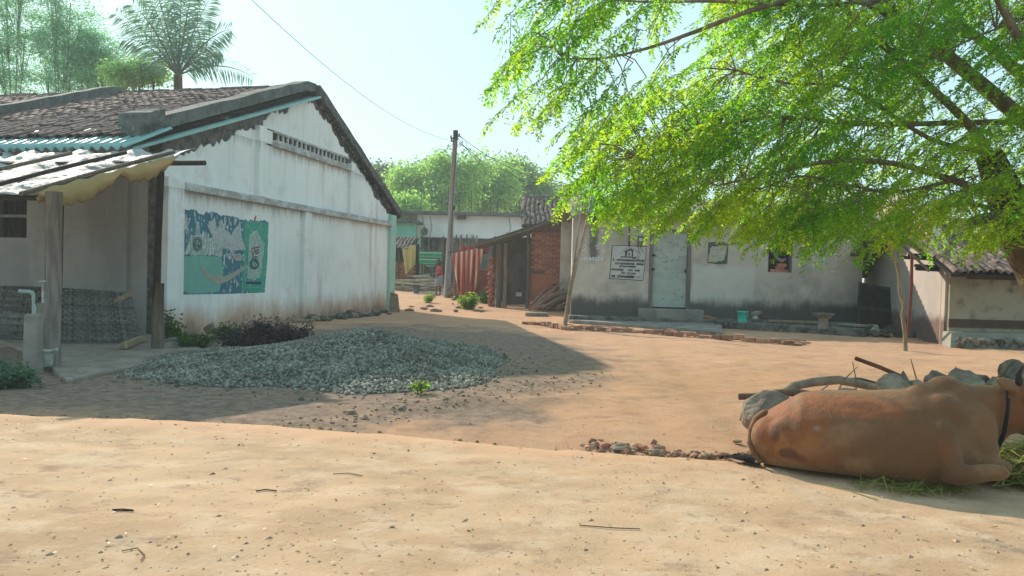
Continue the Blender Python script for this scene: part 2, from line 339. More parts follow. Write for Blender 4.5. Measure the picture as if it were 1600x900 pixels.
# ------------------------------------------------------------------ shared builders
def tile_mesh(name, wd, ln, m, up=True):
    """half-round country tile, axis +y down the slope from 0, crown +z"""
    mb = MB(); N = 6; th = .014; V = []
    for j, (yy, k) in enumerate(((0, .86), (ln, 1.0))):
        for r in (1.0, 1 - th / (wd / 2)):
            for i in range(N + 1):
                a = math.pi * i / N; V.append((-math.cos(a) * wd / 2 * r * k, yy, math.sin(a) * wd * .46 * r * k))
    n = N + 1; Fc = []
    for i in range(N):
        Fc += [(i, i + 1, 2 * n + i + 1, 2 * n + i), (n + i + 1, n + i, 3 * n + i, 3 * n + i + 1), (2 * n + i, 2 * n + i + 1, 3 * n + i + 1, 3 * n + i), (i + 1, i, n + i, n + i + 1)]
    Fc += [(0, n, 3 * n, 2 * n)][::1]; mb.add(V, Fc); me = mb.mesh(name); me.materials.append(m); return me
def tile_roof(parent, eave, across, up, width, length, m, pw=.17, pl=.21, keep=300, jit=1.0, clip=None, deck=DARKW, wavy=0):
    """tiles laid in rows on the plane eave + across*a + up*b; the KEEP nearest are parts of their own"""
    eave = Vector(eave); A = Vector(across).normalized(); U = Vector(up).normalized(); N = A.cross(U).normalized()
    if N.z < 0: N = -N
    me = tile_mesh('clay_tile', pw * .98, pl * 1.3, m); Ms = []
    for j in range(int(length / pl)):
        for i in range(int(width / pw)):
            a = (i + .5) * pw + random.gauss(0, .008) * jit + wavy * .03 * math.sin(j * .8); b = (j + 1) * pl + random.gauss(0, .012) * jit
            if clip and not clip(a, b): continue
            lift = .012 + .022 * (random.random()) * jit + .03 * wavy * math.sin(i * .45 + j * .2)
            p = eave + A * a + U * b + N * lift
            R = Matrix.Rotation(random.gauss(0, .05) * jit, 4, 'Z') @ Matrix.Rotation(-.05 + random.gauss(0, .03) * jit, 4, 'X')
            X = A; Y = -U; Z = N
            if X.cross(Y).dot(Z) < 0: X = -A
            Ms.append(frame(p, X, Y, Z) @ R)
    Ms.sort(key=lambda q: q.translation.length)
    for q in Ms[:keep]: inst('tile', me, parent, q)
    if Ms[keep:]:
        mv = np.array([v.co[:] for v in me.vertices]); mf = np.array([p.vertices[:] for p in me.polygons]); T = np.array([[list(r) for r in q] for q in Ms[keep:]])
        V = np.einsum('nij,kj->nki', T[:, :3, :3], mv) + T[:, None, :3, 3]; Fc = mf[None] + (np.arange(len(T)) * len(mv))[:, None, None]
        o = bulk('tile_field', V.reshape(-1, 3), Fc.reshape(-1, 4), m, parent); o['kind'] = 'stuff'
    e2 = -N * .03; mb = MB(); q = [eave + e2, eave + A * width + e2, eave + A * width + U * length + e2, eave + U * length + e2]
    if deck: mb.prism(q, -N * .05).build('roof_deck', deck, parent)
def wall(mb, fr, u0, u1, v0, v1, th, holes=()):
    """slab in frame fr(u, v, w) (w = outward) with rectangular holes, front at w=0, back at w=-th"""
    us = sorted({u0, u1, *[h[i] for h in holes for i in (0, 1)]}); vs_ = sorted({v0, v1, *[h[i] for h in holes for i in (2, 3)]})
    solid = lambda a, b: not any(h[0] - 1e-6 <= a <= h[1] + 1e-6 and h[2] - 1e-6 <= b <= h[3] + 1e-6 for h in holes) and u0 < a < u1 and v0 < b < v1
    for i in range(len(us) - 1):
        for j in range(len(vs_) - 1):
            a, b, c, d = us[i], us[i + 1], vs_[j], vs_[j + 1]
            if not solid((a + b) / 2, (c + d) / 2): continue
            mb.add([fr(a, c, 0), fr(b, c, 0), fr(b, d, 0), fr(a, d, 0)], [(0, 1, 2, 3)]); mb.add([fr(a, c, -th), fr(b, c, -th), fr(b, d, -th), fr(a, d, -th)], [(3, 2, 1, 0)])
            for (p, q, du, dv) in (((a, c), (b, c), 0, -1), ((b, c), (b, d), 1, 0), ((b, d), (a, d), 0, 1), ((a, d), (a, c), -1, 0)):
                if not solid((a + b) / 2 + du * ((b - a) / 2 + 1e-4), (c + d) / 2 + dv * ((d - c) / 2 + 1e-4)):
                    mb.add([fr(*p, 0), fr(*q, 0), fr(*q, -th), fr(*p, -th)], [(3, 2, 1, 0)])
    return mb
def frbox(mb, fr, u0, u1, v0, v1, w0, w1):
    return mb.hexa([fr(u0, v0, w1), fr(u1, v0, w1), fr(u1, v0, w0), fr(u0, v0, w0), fr(u0, v1, w1), fr(u1, v1, w1), fr(u1, v1, w0), fr(u0, v1, w0)])
def corrugated(o, A, U, width, length, pitch=.076, amp=.02, sag=0):
    A = Vector(A).normalized(); U = Vector(U).normalized(); N = A.cross(U).normalized()
    if N.z < 0: N = -N
    n = int(width / pitch * 8); o = Vector(o)
    return MB().grid(lambda a, b: o + A * (a * width) + U * (b * length) + N * (amp * math.sin(a * width / pitch * 2 * math.pi) - sag * math.sin(b * math.pi)), n, 4)
def brick_mesh(name, l, w_, h, m, seed=0):
    mb = MB(); mb.box((0, 0, 0), l, w_, h); me = mb.mesh(name); r = random.Random(seed)
    for v in me.vertices: v.co += Vector((r.uniform(-1, 1), r.uniform(-1, 1), r.uniform(-1, 1))) * .006
    me.materials.append(m); return me
BRK = [brick_mesh('brick', .22, .11, .068, BRICK, i) for i in range(4)]

# ------------------------------------------------------------------ white gabled building
LO = Vector((-5.38, 13.79, 0)); EE = Vector((.2123, .9772, 0)); NN = Vector((.9772, -.2123, 0)); ZV = Vector((0, 0, 1))
def W(s, z, q=0.0): return LO + EE * s + NN * q + ZV * z          # s along the gable, z up, q outward
def gp(px, py, q=0.0):
    r = ray(px, py); t = (q + NN.dot(LO)) / NN.dot(r); p = CAMP + r * t; d = p - LO; return d.dot(EE), p.z
def fp(px, py, s):
    r = ray(px, py); t = (s + EE.dot(LO)) / EE.dot(r); p = CAMP + r * t; d = p - LO; return d.dot(NN), p.z
def white_plaster():
    n = NT('lime_washed_plaster'); v = n.co(world=True); x, y, z = n.sep(v); st = n.co((5, 5, .45), True)
    c = n.mix(ramp_noise(n, v, .9, .35, .7, detail=6), (.82, .82, .80), (.73, .735, .715))
    c = n.mix(n.math('MULTIPLY', ramp_noise(n, st, 1.3, .5, .8, detail=7), .28), c, (.42, .41, .38))
    c = n.mix(n.math('MULTIPLY', ramp_noise(n, st, .55, .62, .74, detail=4), .5), c, (.5, .33, .26))
    zz = n.math('ADD', z, n.math('MULTIPLY', n.math('SUBTRACT', n.noise(1.3, n.co((1, 1, .5), True), 8, .7), .5), 1.1))
    c = n.mix(n.ss(zz, .1, .62, .85, 0), c, (.47, .27, .17))
    c = n.mix(n.ss(n.math('ADD', zz, n.math('MULTIPLY', n.noise(7, v, 4), .3)), .16, .34, .8, 0), c, (.26, .2, .15))
    sk = n.noise(1.0, n.co((9, 9, .25), True), 5, .7)      # dark streaks hanging below the ledges, to bring out their relief
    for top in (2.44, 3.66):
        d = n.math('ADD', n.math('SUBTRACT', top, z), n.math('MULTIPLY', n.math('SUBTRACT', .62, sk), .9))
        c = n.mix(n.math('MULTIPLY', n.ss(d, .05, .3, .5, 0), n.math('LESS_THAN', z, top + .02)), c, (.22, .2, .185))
    c = n.mix(n.ss(n.noise(24, v, 5, .7), .66, .74), c, (.34, .32, .29)); c = n.mix(n.ss(n.noise(1.7, v, 8, .7), .57, .6, 0, .35), c, (.60, .56, .50))
    n.base(c).rough(.92); n.bump(n.math('ADD', n.noise(3, v, 6), n.math('MULTIPLY', n.noise(55, v, 4), .25)), .3, .02); return n.m
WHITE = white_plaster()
WTRIM = mat('stained_white_trim', (.55, .55, .53), (.33, .31, .29), 4, c3=(.2, .19, .18), stretch=(1, 1, 2), bump=.4)
MINT = mat('mint_green_paint', (.28, .52, .42), (.4, .56, .48), 3, c3=(.5, .52, .46))
MASON = mat('bare_dark_masonry', (.15, .13, .12), (.06, .052, .05), 6, bump=.9, bs=12, bd=.04, c3=(.24, .22, .2))
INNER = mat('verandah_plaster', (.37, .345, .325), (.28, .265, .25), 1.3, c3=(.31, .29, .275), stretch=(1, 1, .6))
TEAL = mat('teal_sheet_metal', (.25, .46, .42), (.19, .37, .35), 2, rough=.45, bump=.1, spec=.5)
wb = thing('gabled_building', 'long white gabled building with tiled roof and stained painted gable wall', 'building', W(0, 0))
S0, S1, SA = -1.67, 8.45, 3.33
def rz(s): return 5.10 - (.375 if s < SA else .45) * abs(s - SA)          # underside of the roof at the gable
lz0, lz1 = 3.80, 3.95
mb = MB()
gh = [(1.72 + k * .2, 1.72 + k * .2 + .125, lz0, lz1) for k in range(18)]
gfr = lambda u, v, w: W(u, v, w)
def gpoly(pts, th=.25): mb.prism([W(s, z, -th) for s, z in pts], NN * th)
gpoly([(S0, -.15), (S1, -.15), (S1, rz(S1)), (SA + (5.10 - lz0) / .45, lz0), (SA - (5.10 - lz0) / .375, lz0), (S0, rz(S0))])
sl_, sr_ = SA - (5.10 - lz0) / .375, SA + (5.10 - lz0) / .45
wall(mb, gfr, sl_ + .17, sr_ - .17, lz0, lz1, .25, gh)
gpoly([(SA - (5.10 - lz1) / .375, lz1), (SA + (5.10 - lz1) / .45, lz1), (SA, 5.10)])
mb.build('gable_wall', MASON, wb)
# lime-washed plaster skins with ragged upper edges
edge_px = [(262, 247), (290, 238), (320, 225), (330, 230), (345, 220), (361, 214), (368, 205), (381, 200), (399, 202), (409, 192), (420, 179), (432, 175), (445, 177), (453, 166), (468, 158), (483, 160), (496, 174), (504, 184), (514, 192), (522, 212), (532, 230), (542, 239), (550, 251), (565, 274), (578, 289), (583, 304), (598, 322), (604, 336)]
er = [gp(a, b) for a, b in edge_px]; er = [(s, min(z, rz(s) - .03)) for s, z in er]
rag = []
for (s, z), (s2, z2) in zip(er, er[1:]):
    k = max(2, int((s2 - s) / .06))
    for i in range(k):
        t = i / k; rag.append((s + (s2 - s) * t, z + (z2 - z) * t + random.uniform(-.06, .05)))
rag = [(max(S0 + .01, min(S1 - .02, s)), z) for s, z in rag]
def plaster(name, s0, s1, z0, z1=None):
    top = [(s, z) for s, z in rag if s0 < s < s1]; ip = lambda s: float(np.interp(s, [r[0] for r in rag], [r[1] for r in rag]))
    cut = z1 is not None
    hi = [(s0, z1), (s1, z1)] if cut else [(s0, ip(s0))] + top + [(s1, ip(s1))]
    m_ = MB(); m_.prism([W(s, z, .002) for s, z in ([(s0, z0), (s1, z0)] + hi[::-1])], NN * .022); return m_.build(name, WHITE, wb)
ZB = 2.44
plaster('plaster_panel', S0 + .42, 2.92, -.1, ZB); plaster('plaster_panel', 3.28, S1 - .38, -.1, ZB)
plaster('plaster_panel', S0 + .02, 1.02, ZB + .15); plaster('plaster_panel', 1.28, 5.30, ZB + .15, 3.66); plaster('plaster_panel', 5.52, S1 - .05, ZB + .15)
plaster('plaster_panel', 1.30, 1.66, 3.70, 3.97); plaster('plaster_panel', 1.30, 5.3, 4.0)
for a, b, c, d, m_ in ((S0, S0 + .42, -.12, 2.62, WHITE), (2.92, 3.28, -.12, ZB, WHITE), (S1 - .38, S1 + .04, -.12, 2.78, MINT), (1.02, 1.28, ZB + .14, 3.98, WHITE), (5.30, 5.52, ZB + .14, 3.86, WHITE)):
    frbox(MB(), gfr, a, b, c, d, .001, .12).build('pilaster', m_, wb, bevel=.008)
for a, b in ((S0 + .42, 2.90), (2.90, S1 - .36)): frbox(MB(), gfr, a, b, ZB, ZB + .13, .001, .15).build('belt_course', WTRIM, wb, bevel=.01)
frbox(MB(), gfr, 1.66, 5.30, 3.66, 3.795, .001, .13).build('louvre_sill', WTRIM, wb, bevel=.008)
frbox(MB(), gfr, 1.66, 5.30, 3.955, 4.0, .001, .05).build('louvre_lintel', WTRIM, wb)
for h in gh[:-1]: frbox(MB(), gfr, h[1] + .004, h[1] + .071, lz0, lz1 + .002, .001, .03).build('louvre_bar', WTRIM, wb)
# front wall under the verandah, window opening
q0, q1 = -3.3, -2.62
ffr = lambda u, v, w: W(S0 - w, v, u)      # u = q, outward = -s
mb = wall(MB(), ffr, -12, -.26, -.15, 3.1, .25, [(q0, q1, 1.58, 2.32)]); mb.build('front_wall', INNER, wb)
for a, b in ((-1.02, -.62), (-2.5, -2.2)): frbox(MB(), lambda u, v, w: ffr(u, v, w), a, b, -.1, 2.6, .001, .05).build('wall_pier', INNER, wb)
wn = frbox(MB(), ffr, q0 + .0, q1, 1.58, 2.32, -.2, -.17).build('window', DARKW, wb)
for k in range(5): frbox(MB(), ffr, q0 + .1 + k * .12, q0 + .112 + k * .12, 1.58, 2.32, -.10, -.085).build('window_bar', mat('rusty_bar', (.1, .07, .06)) if k == 0 else bpy.data.materials['rusty_bar'], wn)
frbox(MB(), ffr, q0, q1, 1.93, 1.98, -.13, -.08).build('window_rail', CONC, wn)
mb = wall(MB(), lambda u, v, w: W(S1 + w, v, u), -12, -.26, -.15, 2.8, .25); mb.build('back_wall', WHITE, wb)
# roof
TL = 6.2; upv = (W(SA, rz(SA), 0) - W(S0, rz(S0), 0)).normalized(); upr = (W(SA, rz(SA), 0) - W(S1, rz(S1), 0)).normalized()
ev = W(-2.2, rz(-2.2) + .12, -11.0); ln = (W(SA, rz(SA) + .12, 0) - W(-2.2, rz(-2.2) + .12, 0)).length
tile_roof(wb, ev, NN, upv, 10.9, ln, TILE, pw=.19, pl=.23)
ev2 = W(8.75, rz(8.75) + .12, .12); ln2 = (W(SA, rz(SA) + .12, 0) - W(8.75, rz(8.75) + .12, 0)).length
tile_roof(wb, ev2, -NN, upr, 10.5, ln2, TILE, pw=.19, pl=.23, keep=120)
rt = tile_mesh('ridge_tile', .26, .34, TILE)
for k in range(36):
    p = W(SA, rz(SA) + .15 + random.uniform(-.01, .015), -.2 - k * .29); inst('ridge_tile', rt, wb, frame(p, EE, -NN, ZV) @ Matrix.Rotation(-.09 + random.gauss(0, .03), 4, 'X'))
# parapets: front gable coping on the near slope, cross wall farther along
def parapet(q, w_, s0, s1, lo, hi, name, m_):
    P = [(s0, rz(s0) + lo), (s1, rz(s1) + lo), (s1, rz(s1) + hi), (s0, rz(s0) + hi)]; k = 14; mb = MB()
    up = [W(s0 + (s1 - s0) * i / k, rz(s0 + (s1 - s0) * i / k) + hi + random.uniform(-.015, .015), q) for i in range(k + 1)]
    dn = [W(s0 + (s1 - s0) * i / k, rz(s0 + (s1 - s0) * i / k) + lo, q) for i in range(k + 1)]
    return mb.prism(dn + up[::-1], -NN * w_).build(name, m_, wb)
COPE = mat('mouldy_coping', (.135, .15, .14), (.075, .085, .08), 3.5, bump=.6, bd=.02, c3=(.2, .22, .2))
parapet(.04, .34, -2.25, 3.5, .16, .37, 'gable_parapet', COPE); parapet(.10, .46, -2.25, -1.75, .30, .50, 'parapet_pedestal', COPE)
parapet(-5.0, .25, -1.9, 3.45, .10, .40, 'cross_parapet', COPE)
parapet(.16, .5, 3.44, 8.85, .10, .32, 'verge', MASON)
mb = MB()
for k in range(60):
    s = 3.55 + k * .085; mb.rock(W(s, rz(s) + .05 + random.uniform(-.05, .08), .05), .07, .06, .09, k, 1, .5)
mb.build('verge_mortar', MASON, wb)
mb = MB(); a, b = -2.6, 3.42
mb.hexa([W(a, rz(a) + .0, .20), W(b, rz(b) + .0, .20), W(b, rz(b) + .0, .05), W(a, rz(a) + .0, .05), W(a, rz(a) + .05, .20), W(b, rz(b) + .05, .20), W(b, rz(b) + .05, .05), W(a, rz(a) + .05, .05)]).build('barge_flashing', TEAL, wb)
# corrugated teal sheets between tile eave and lean-to
for k in range(5):
    o_ = W(-1.72, 3.375 - k * .003, -.98 * k + .22) ; dn = (W(-2.80, 2.885, 0) - W(-1.72, 3.375, 0))
    corrugated(o_, -NN, dn, 1.03, dn.length, .17, .035).build('corrugated_sheet', TEAL, wb, smooth=True, thick=.004)
# ------------------------------------------------------------------ lean-to over the verandah
TARP_S = mat('silver_tarp', (.46, .45, .43), (.3, .3, .29), 5, rough=.6, spec=.3, bump=.9, bs=9, bd=.05)
TARP_Y = leafmat('tan_tarp', (.45, .31, .13), (.5, .35, .15), .12, .35)
PA, PB = Vector((-4.88, 10.2, 0)), G(72, 577)
lt = thing('lean_to', 'pole and tarpaulin lean-to roof over the verandah of the white building', 'shelter', PA)
pa, pb = D(268, 246, 10.25), D(52, 303, 8.2); back = NN * -1
lq = (pb - pa)
mb = MB()
def tarp(a, b):      # a: along the pole edge far->near, b: leftwards
    p = pa + lq * (a * 1.24 - .24) + back * (b * 4.2) + ZV * (.045 * math.sin(a * 19 + b * 31) * .5 + .03 * math.sin(a * 7 + 2) - .05 * math.sin(b * 28) ** 2 + random.uniform(-.012, .012)); return p
mb.grid(tarp, 40, 70).build('tarpaulin', TARP_S, lt, smooth=True, thick=.004)
def flap(a, b):
    A0 = .0 + a; drop = (.19 * (math.sin(min(1, A0 * 2.2) * math.pi) ** .7 if A0 < .455 else .0) + .22 * (math.sin((A0 - .455) / .545 * math.pi) ** .6 if A0 >= .455 else 0) + .05)
    p = pa + lq * (a * 1.0) + NN * (.03 + .05 * math.sin(b * math.pi)) - ZV * (b * drop - .03 + .012 * math.sin(a * 40) + .02 * math.sin(a * 90 + b * 7) * b); return p
MB().grid(flap, 60, 8).build('tarp_flap', TARP_Y, lt, smooth=True, thick=.003)
for a, r in ((0.02, .035), (.5, .03), (.95, .03)):   # purlins along the wall
    p = pa + lq * a - ZV * .07; MB().tube([p + NN * (.55 if a < .1 else .06), p + back * 2, p + back * 4.2], r, 7).build('purlin', DARKW, lt)
for k, bq in enumerate((.03, .8, 1.7, 2.9)):   # poles that weigh the sheet down
    MB().tube([pa - lq * .04 + back * bq + ZV * .06, pa + lq * .5 + back * (bq + .02) + ZV * .05, pb + lq * .08 + back * (bq - .05) + ZV * .04], .028, 7).build('pole', DARKW if k % 2 else WOOD, lt)
def post(pts, r, name, m_, n=8, wob=.2): return MB().tube(pts, r, n, wob=wob).build(name, m_, lt, smooth=True)
post([PA + Vector((0, 0, -.1)), PA + Vector((.01, 0, .9)), PA + Vector((.05, 0, 2.45))], [.05, .045, .05], 'post', DARKW)
post([PA + Vector((.06, -.03, -.1)), PA + Vector((.05, -.03, .5)), PA + Vector((.07, -.02, .93))], [.085, .075, .05], 'post_sleeve', WOOD)
t_ = D(80, 300, PB.y + .02)
post([PB + Vector((.05, 0, -.1)), PB + (t_ - PB) * .5 + Vector((.06, 0, 0)), t_ + Vector((.03, 0, .0))], [.105, .085, .09], 'post', mat('rough_post', (.25, .21, .185), (.15, .125, .11), 6, stretch=(3, 3, .5), bump=.7), 9, .25)
post([PB + Vector((-.1, .3, -.1)), t_ + Vector((-.1, .3, 0))], [.07, .06], 'post', mat('maroon_post', (.07, .03, .03)), 7)
# verandah floor
fl = MB(); P = [G(60, 560), G(100, 600), G(215, 575), G(300, 566), G(318, 552), G(300, 536), W(S0 - .0, 0, .45), W(S0, 0, -4)]
Q = []
for i, p in enumerate(P[1:6]):      # worn rounded front edge
    nx_ = P[i + 2]
    for k in range(6): q = p.lerp(nx_, k / 6); Q.append(q + Vector((random.gauss(0, .03), random.gauss(0, .04) + .10 * math.sin(k / 6 * math.pi), 0)))
fl.prism([Vector((p.x, p.y, -.05)) for p in [P[0]] + Q + P[6:]], (0, 0, .09)).build('verandah_floor', mat('earthy_concrete', (.32, .265, .21), (.22, .18, .145), 3, bump=.5, c3=(.37, .32, .27)), bevel=.03)['kind'] = 'structure'
# ------------------------------------------------------------------ painted advertisement on the gable
def paint(name, c, peel=None, lo=.5, hi=.54, sc=5, st=(6, 6, 1.6), c2=None):
    n = NT(name); v = n.co(st, True); cc = n.mix(n.noise(3, n.co(world=True), 5), c, c2 or tuple(q * .7 for q in c))
    if peel: cc = n.mix(n.ss(n.noise(sc, v, 7, .65), lo, hi), cc, peel)
    n.base(cc).rough(.85); return n.m
PW = (.56, .59, .58)
mu = thing('wall_painting', 'peeling blue and green painted advertisement low on the white gable wall', 'painting', W(-1.3, .7, .03))
def mp(px, py): return gp(px, py, .03)
def mpoly(name, pts, m_, lev, jag=0, close_top=None):
    P = []
    for (a, b), (c, d) in zip(pts, pts[1:] + pts[:1]):
        k = max(1, int(math.hypot(c - a, d - b) / 2.2)) if jag else 1
        for i in range(k):
            j = jag * random.uniform(-1, 1) if (jag and (close_top is None or (b + (d - b) * i / k) < close_top)) else 0
            P.append(mp(a + (c - a) * i / k + (j * .3), b + (d - b) * i / k + j))
    return MB().prism([W(s, z, .024 + lev * .0022) for s, z in P], NN * .0016).build(name, m_, mu)
def zx(x, y): return 265 + x / 5.806, 315 + y / 5.806          # crop coordinates to photo pixels
Z_ = lambda L: [zx(*p) for p in L]
mpoly('blue_field', Z_([(30, 845), (35, 650), (60, 380), (78, 85), (140, 75), (225, 60), (280, 120), (350, 95), (420, 100), (470, 130), (560, 130), (640, 160), (720, 170), (800, 175), (900, 180), (890, 500), (865, 825), (500, 838)]), paint('navy_peeling', (.045, .11, .18), PW, .56, .60, 3.2, (5, 5, 2.0), (.07, .24, .28)), 0, 2.2, 350)
mpoly('green_panel', Z_([(655, 785), (665, 600), (672, 180), (900, 185), (885, 520), (862, 825), (660, 810)]), paint('green_paint', (.04, .28, .21), PW, .60, .63, 5, c2=(.06, .36, .27)), 1, 1.4, 352)
mpoly('garment', Z_([(85, 785), (120, 500), (260, 490), (470, 500), (490, 640), (460, 780), (450, 820), (180, 835)]), paint('sea_green_paint', (.2, .46, .38), (.14, .36, .33), .56, .66, 2.2, (4, 4, 1)), 1)
mpoly('figure', Z_([(140, 480), (170, 380), (190, 310), (230, 300), (250, 180), (265, 185), (270, 300), (330, 290), (360, 330), (430, 340), (480, 400), (480, 500), (380, 485)]), paint('flaked_grey_green', (.32, .43, .39), PW, .5, .55, 6), 2, 1.2)
mpoly('flaked_patch', Z_([(95, 100), (150, 110), (165, 230), (180, 262), (100, 255)]), paint('flaked_white', (.52, .55, .54), (.1, .16, .26), .58, .61, 7), 2, 1.6)
mpoly('flaked_patch', Z_([(85, 320), (130, 325), (120, 510), (75, 535), (82, 420)]), bpy.data.materials['flaked_white'], 2, 1.6)
mpoly('flaked_patch', Z_([(340, 210), (410, 140), (430, 260), (470, 150), (500, 250), (560, 300), (640, 180), (655, 330), (690, 440), (560, 445), (480, 420), (400, 350)]), bpy.data.materials['flaked_white'], 3, 1.6)
pts = [zx(*p) for p in ((255, 500), (275, 580), (330, 660), (410, 715), (500, 705), (580, 665), (650, 615), (715, 585))]
wd = [4, 6, 9, 12, 10, 8, 6, 5]
up = [(a, b - q * .5) for (a, b), q in zip(pts, wd)]; dn_ = [(a + q * .1, b + q * .5) for (a, b), q in zip(pts, wd)]
mpoly('swoosh', up + dn_[::-1], paint('buff_paint', (.36, .40, .33), (.42, .33, .28), .5, .6, 8), 3, .5)
mpoly('packet', Z_([(700, 690), (715, 420), (720, 320), (755, 265), (800, 260), (830, 350), (860, 380), (835, 620), (815, 690), (760, 710)]), paint('packet_paint', (.30, .46, .40), PW, .53, .57, 7), 4, 1.0)
for a, b in (((685, 235), (855, 240)), ((685, 235), (678, 780)), ((678, 780), (828, 775)), ((850, 240), (828, 775))):
    (x0, y0), (x1, y1) = zx(*a), zx(*b); dx, dy = (0, .7) if abs(y1 - y0) < abs(x1 - x0) else (.7, 0)
    mpoly('panel_line', [(x0, y0), (x1, y1), (x1 + dx, y1 + dy), (x0 + dx, y0 + dy)], paint('pale_green_line', (.2, .5, .4)) if 'pale_green_line' not in bpy.data.materials else bpy.data.materials['pale_green_line'], 5)
mpoly('dark_band', Z_([(695, 725), (830, 728), (828, 750), (690, 745)]), paint('navy', (.03, .06, .14)), 5)
mpoly('red_daub', Z_([(765, 170), (780, 125), (785, 130), (775, 175)]), paint('red_paint', (.25, .04, .05)), 5)
def mstroke(name, lines, m_, lev, r=.9):
    mb = MB()
    for L in lines:
        q = [mp(*zx(*p)) for p in L]; hw = r * .0127
        for (s0, z0), (s1, z1) in zip(q, q[1:]):
            d = math.hypot(s1 - s0, z1 - z0) + 1e-6; nx_, nz_ = -(z1 - z0) / d * hw, (s1 - s0) / d * hw; ex, ez = (s1 - s0) / d * hw * .5, (z1 - z0) / d * hw * .5
            mb.prism([W(a, b, .024 + lev * .0022) for a, b in ((s0 - ex + nx_, z0 - ez + nz_), (s0 - ex - nx_, z0 - ez - nz_), (s1 + ex - nx_, z1 + ez - nz_), (s1 + ex + nx_, z1 + ez + nz_))], NN * .0016); lev += .02
    return mb.build(name, m_, mu)
def arc(cx, cy, rx, ry, a0, a1, n=12): return [(cx + rx * math.cos(math.radians(a0 + (a1 - a0) * i / n)), cy - ry * math.sin(math.radians(a0 + (a1 - a0) * i / n))) for i in range(n + 1)]
# rounded arched letters of the local script: (arch, then inner strokes) on a unit box
ODIA = {0: [arc(.5, .5, .38, .42, -40, 200), [(.14, .64), (.3, .9)], arc(.5, .62, .16, .16, 0, 360)], 1: [arc(.5, .5, .38, .42, -60, 240), [(.7, .86), (.9, 1)]],
        2: [arc(.45, .45, .34, .4, -30, 210), [(.8, .6), (.8, 1)], [(.16, .65), (.35, .95), (.6, .8)]], 3: [arc(.4, .45, .3, .36, 0, 360), [(.75, .1), (.75, 1)]],
        4: [arc(.5, .4, .4, .36, 0, 180), [(.1, .4), (.1, .9)], arc(.62, .68, .22, .24, 90, 400)], 5: [arc(.5, .5, .38, .42, 0, 300), arc(.5, -.1, .28, .14, -20, 200)]}
def glyphs(x0, y0, x1, y1, h, seq):
    out = []; n = len(seq)
    for i, k in enumerate(seq):
        if k < 0: continue
        cx, cy = x0 + (x1 - x0) * i / n, y0 + (y1 - y0) * i / n; w_ = (x1 - x0) / n * .86
        out += [[(cx + a * w_, cy + b * h) for a, b in L] for L in ODIA[k]]
    return out
WP = paint('white_letter_paint', (.58, .6, .58))
mstroke('lettering', glyphs(528, 470, 680, 480, 62, [0, 5, 2, 4, 1]), WP, 5, 1.0)
mstroke('emblem', [arc(250, 385, 40, 60, 0, 360, 20), arc(250, 385, 28, 44, 0, 360, 16), [(235, 365), (235, 400), (250, 410)], [(255, 360), (255, 405)], [(255, 385), (270, 405), (258, 410)]], paint('dark_teal_paint', (.05, .14, .16)), 5, .7)
mstroke('red_lettering', [[(740, 440), (755, 490), (772, 430)], arc(785, 460, 9, 16, 0, 360, 8), arc(800, 450, 9, 16, 40, 330, 8), [(742, 425), (812, 412)]], bpy.data.materials['red_paint'], 6, .9)
mstroke('emblem', [arc(765, 568, 40, 42, 0, 360, 20), arc(765, 568, 32, 34, 0, 360, 18), [(745, 555), (745, 585), (755, 585)], [(762, 550), (790, 545), (768, 590)], [(745, 505), (795, 500)], [(745, 520), (790, 520)]], bpy.data.materials['dark_teal_paint'], 6, 1.0)

# ------------------------------------------------------------------ things by the verandah
# woven bamboo mat leaning on the wall
ba, bb = GR(82, 541), GR(222, 541); ta, tb = D(88, 455, ba.y + .42), D(205, 463, bb.y + .42)
wm = thing('bamboo_mat', 'dark woven bamboo screen leaning on the verandah wall', 'mat', (ba + bb) / 2)
SLAT = mat('weathered_bamboo', (.17, .165, .15), (.095, .09, .085), 7, rnd=.45, c3=(.26, .25, .22), stretch=(3, 3, 3))
def mpt(a, b, o=0): return (ba.lerp(bb, a)).lerp(ta.lerp(tb, a), b) + Vector((0, -1, .3)) * o + ZV * .06
for i in range(24):
    a = (i + .5) / 24 + random.uniform(-.006, .006); hw = .0165
    P = []; nseg = 20
    for j in range(nseg + 1):
        o = .012 * (1 if (j + i) % 2 else -1); b = j / nseg * random.uniform(.985, 1.0) if j == nseg else j / nseg
        P += [mpt(a - hw, b, o), mpt(a + hw, b, o)]
    MB().add(P, [(2 * j, 2 * j + 1, 2 * j + 3, 2 * j + 2) for j in range(nseg)]).build('slat', SLAT, wm, thick=.004)
for j in range(20):
    b = (j + .5) / 20; hw = .018
    MB().add([mpt(0 + random.uniform(-.02, .01), b - hw), mpt(1 + random.uniform(-.01, .02), b - hw), mpt(1, b + hw), mpt(0, b + hw)], [(0, 1, 2, 3)]).build('cross_slat', SLAT, wm, thick=.004)
o = MB(); p0, p1 = D(178, 470, 9.7), D(206, 458, 9.8); d = (p1 - p0).normalized(); q = Vector((-d.z, 0, d.x))
o.prism([p0 - q * .03, p1 - q * .04, p1 + q * .035, p0 + q * .025], (0, .02, 0)).build('broken_board', WOODP, wm)
# second dark mat further left
b2, t2 = GR(-40, 540), None
wm2 = thing('bamboo_mat', 'dim woven bamboo screen behind the concrete tap posts', 'mat', GR(35, 535))
a0, a1 = GR(-60, 535), GR(70, 535)
for i in range(16):
    p = a0.lerp(a1, (i + .5) / 16); MB().box(p + Vector((0, .2, .42)), .055, .012, .8, Matrix.Rotation(-.35, 3, 'X')).build('slat', SLAT, wm2)
for j in range(8):
    p = a0.lerp(a1, .5) + Vector((0, .04 + .038 * j, .08 + .1 * j)); MB().box(p + Vector((0, -.012, 0)), (a1 - a0).length, .01, .06, Matrix.Rotation(-.35, 3, 'X')).build('cross_slat', SLAT, wm2)
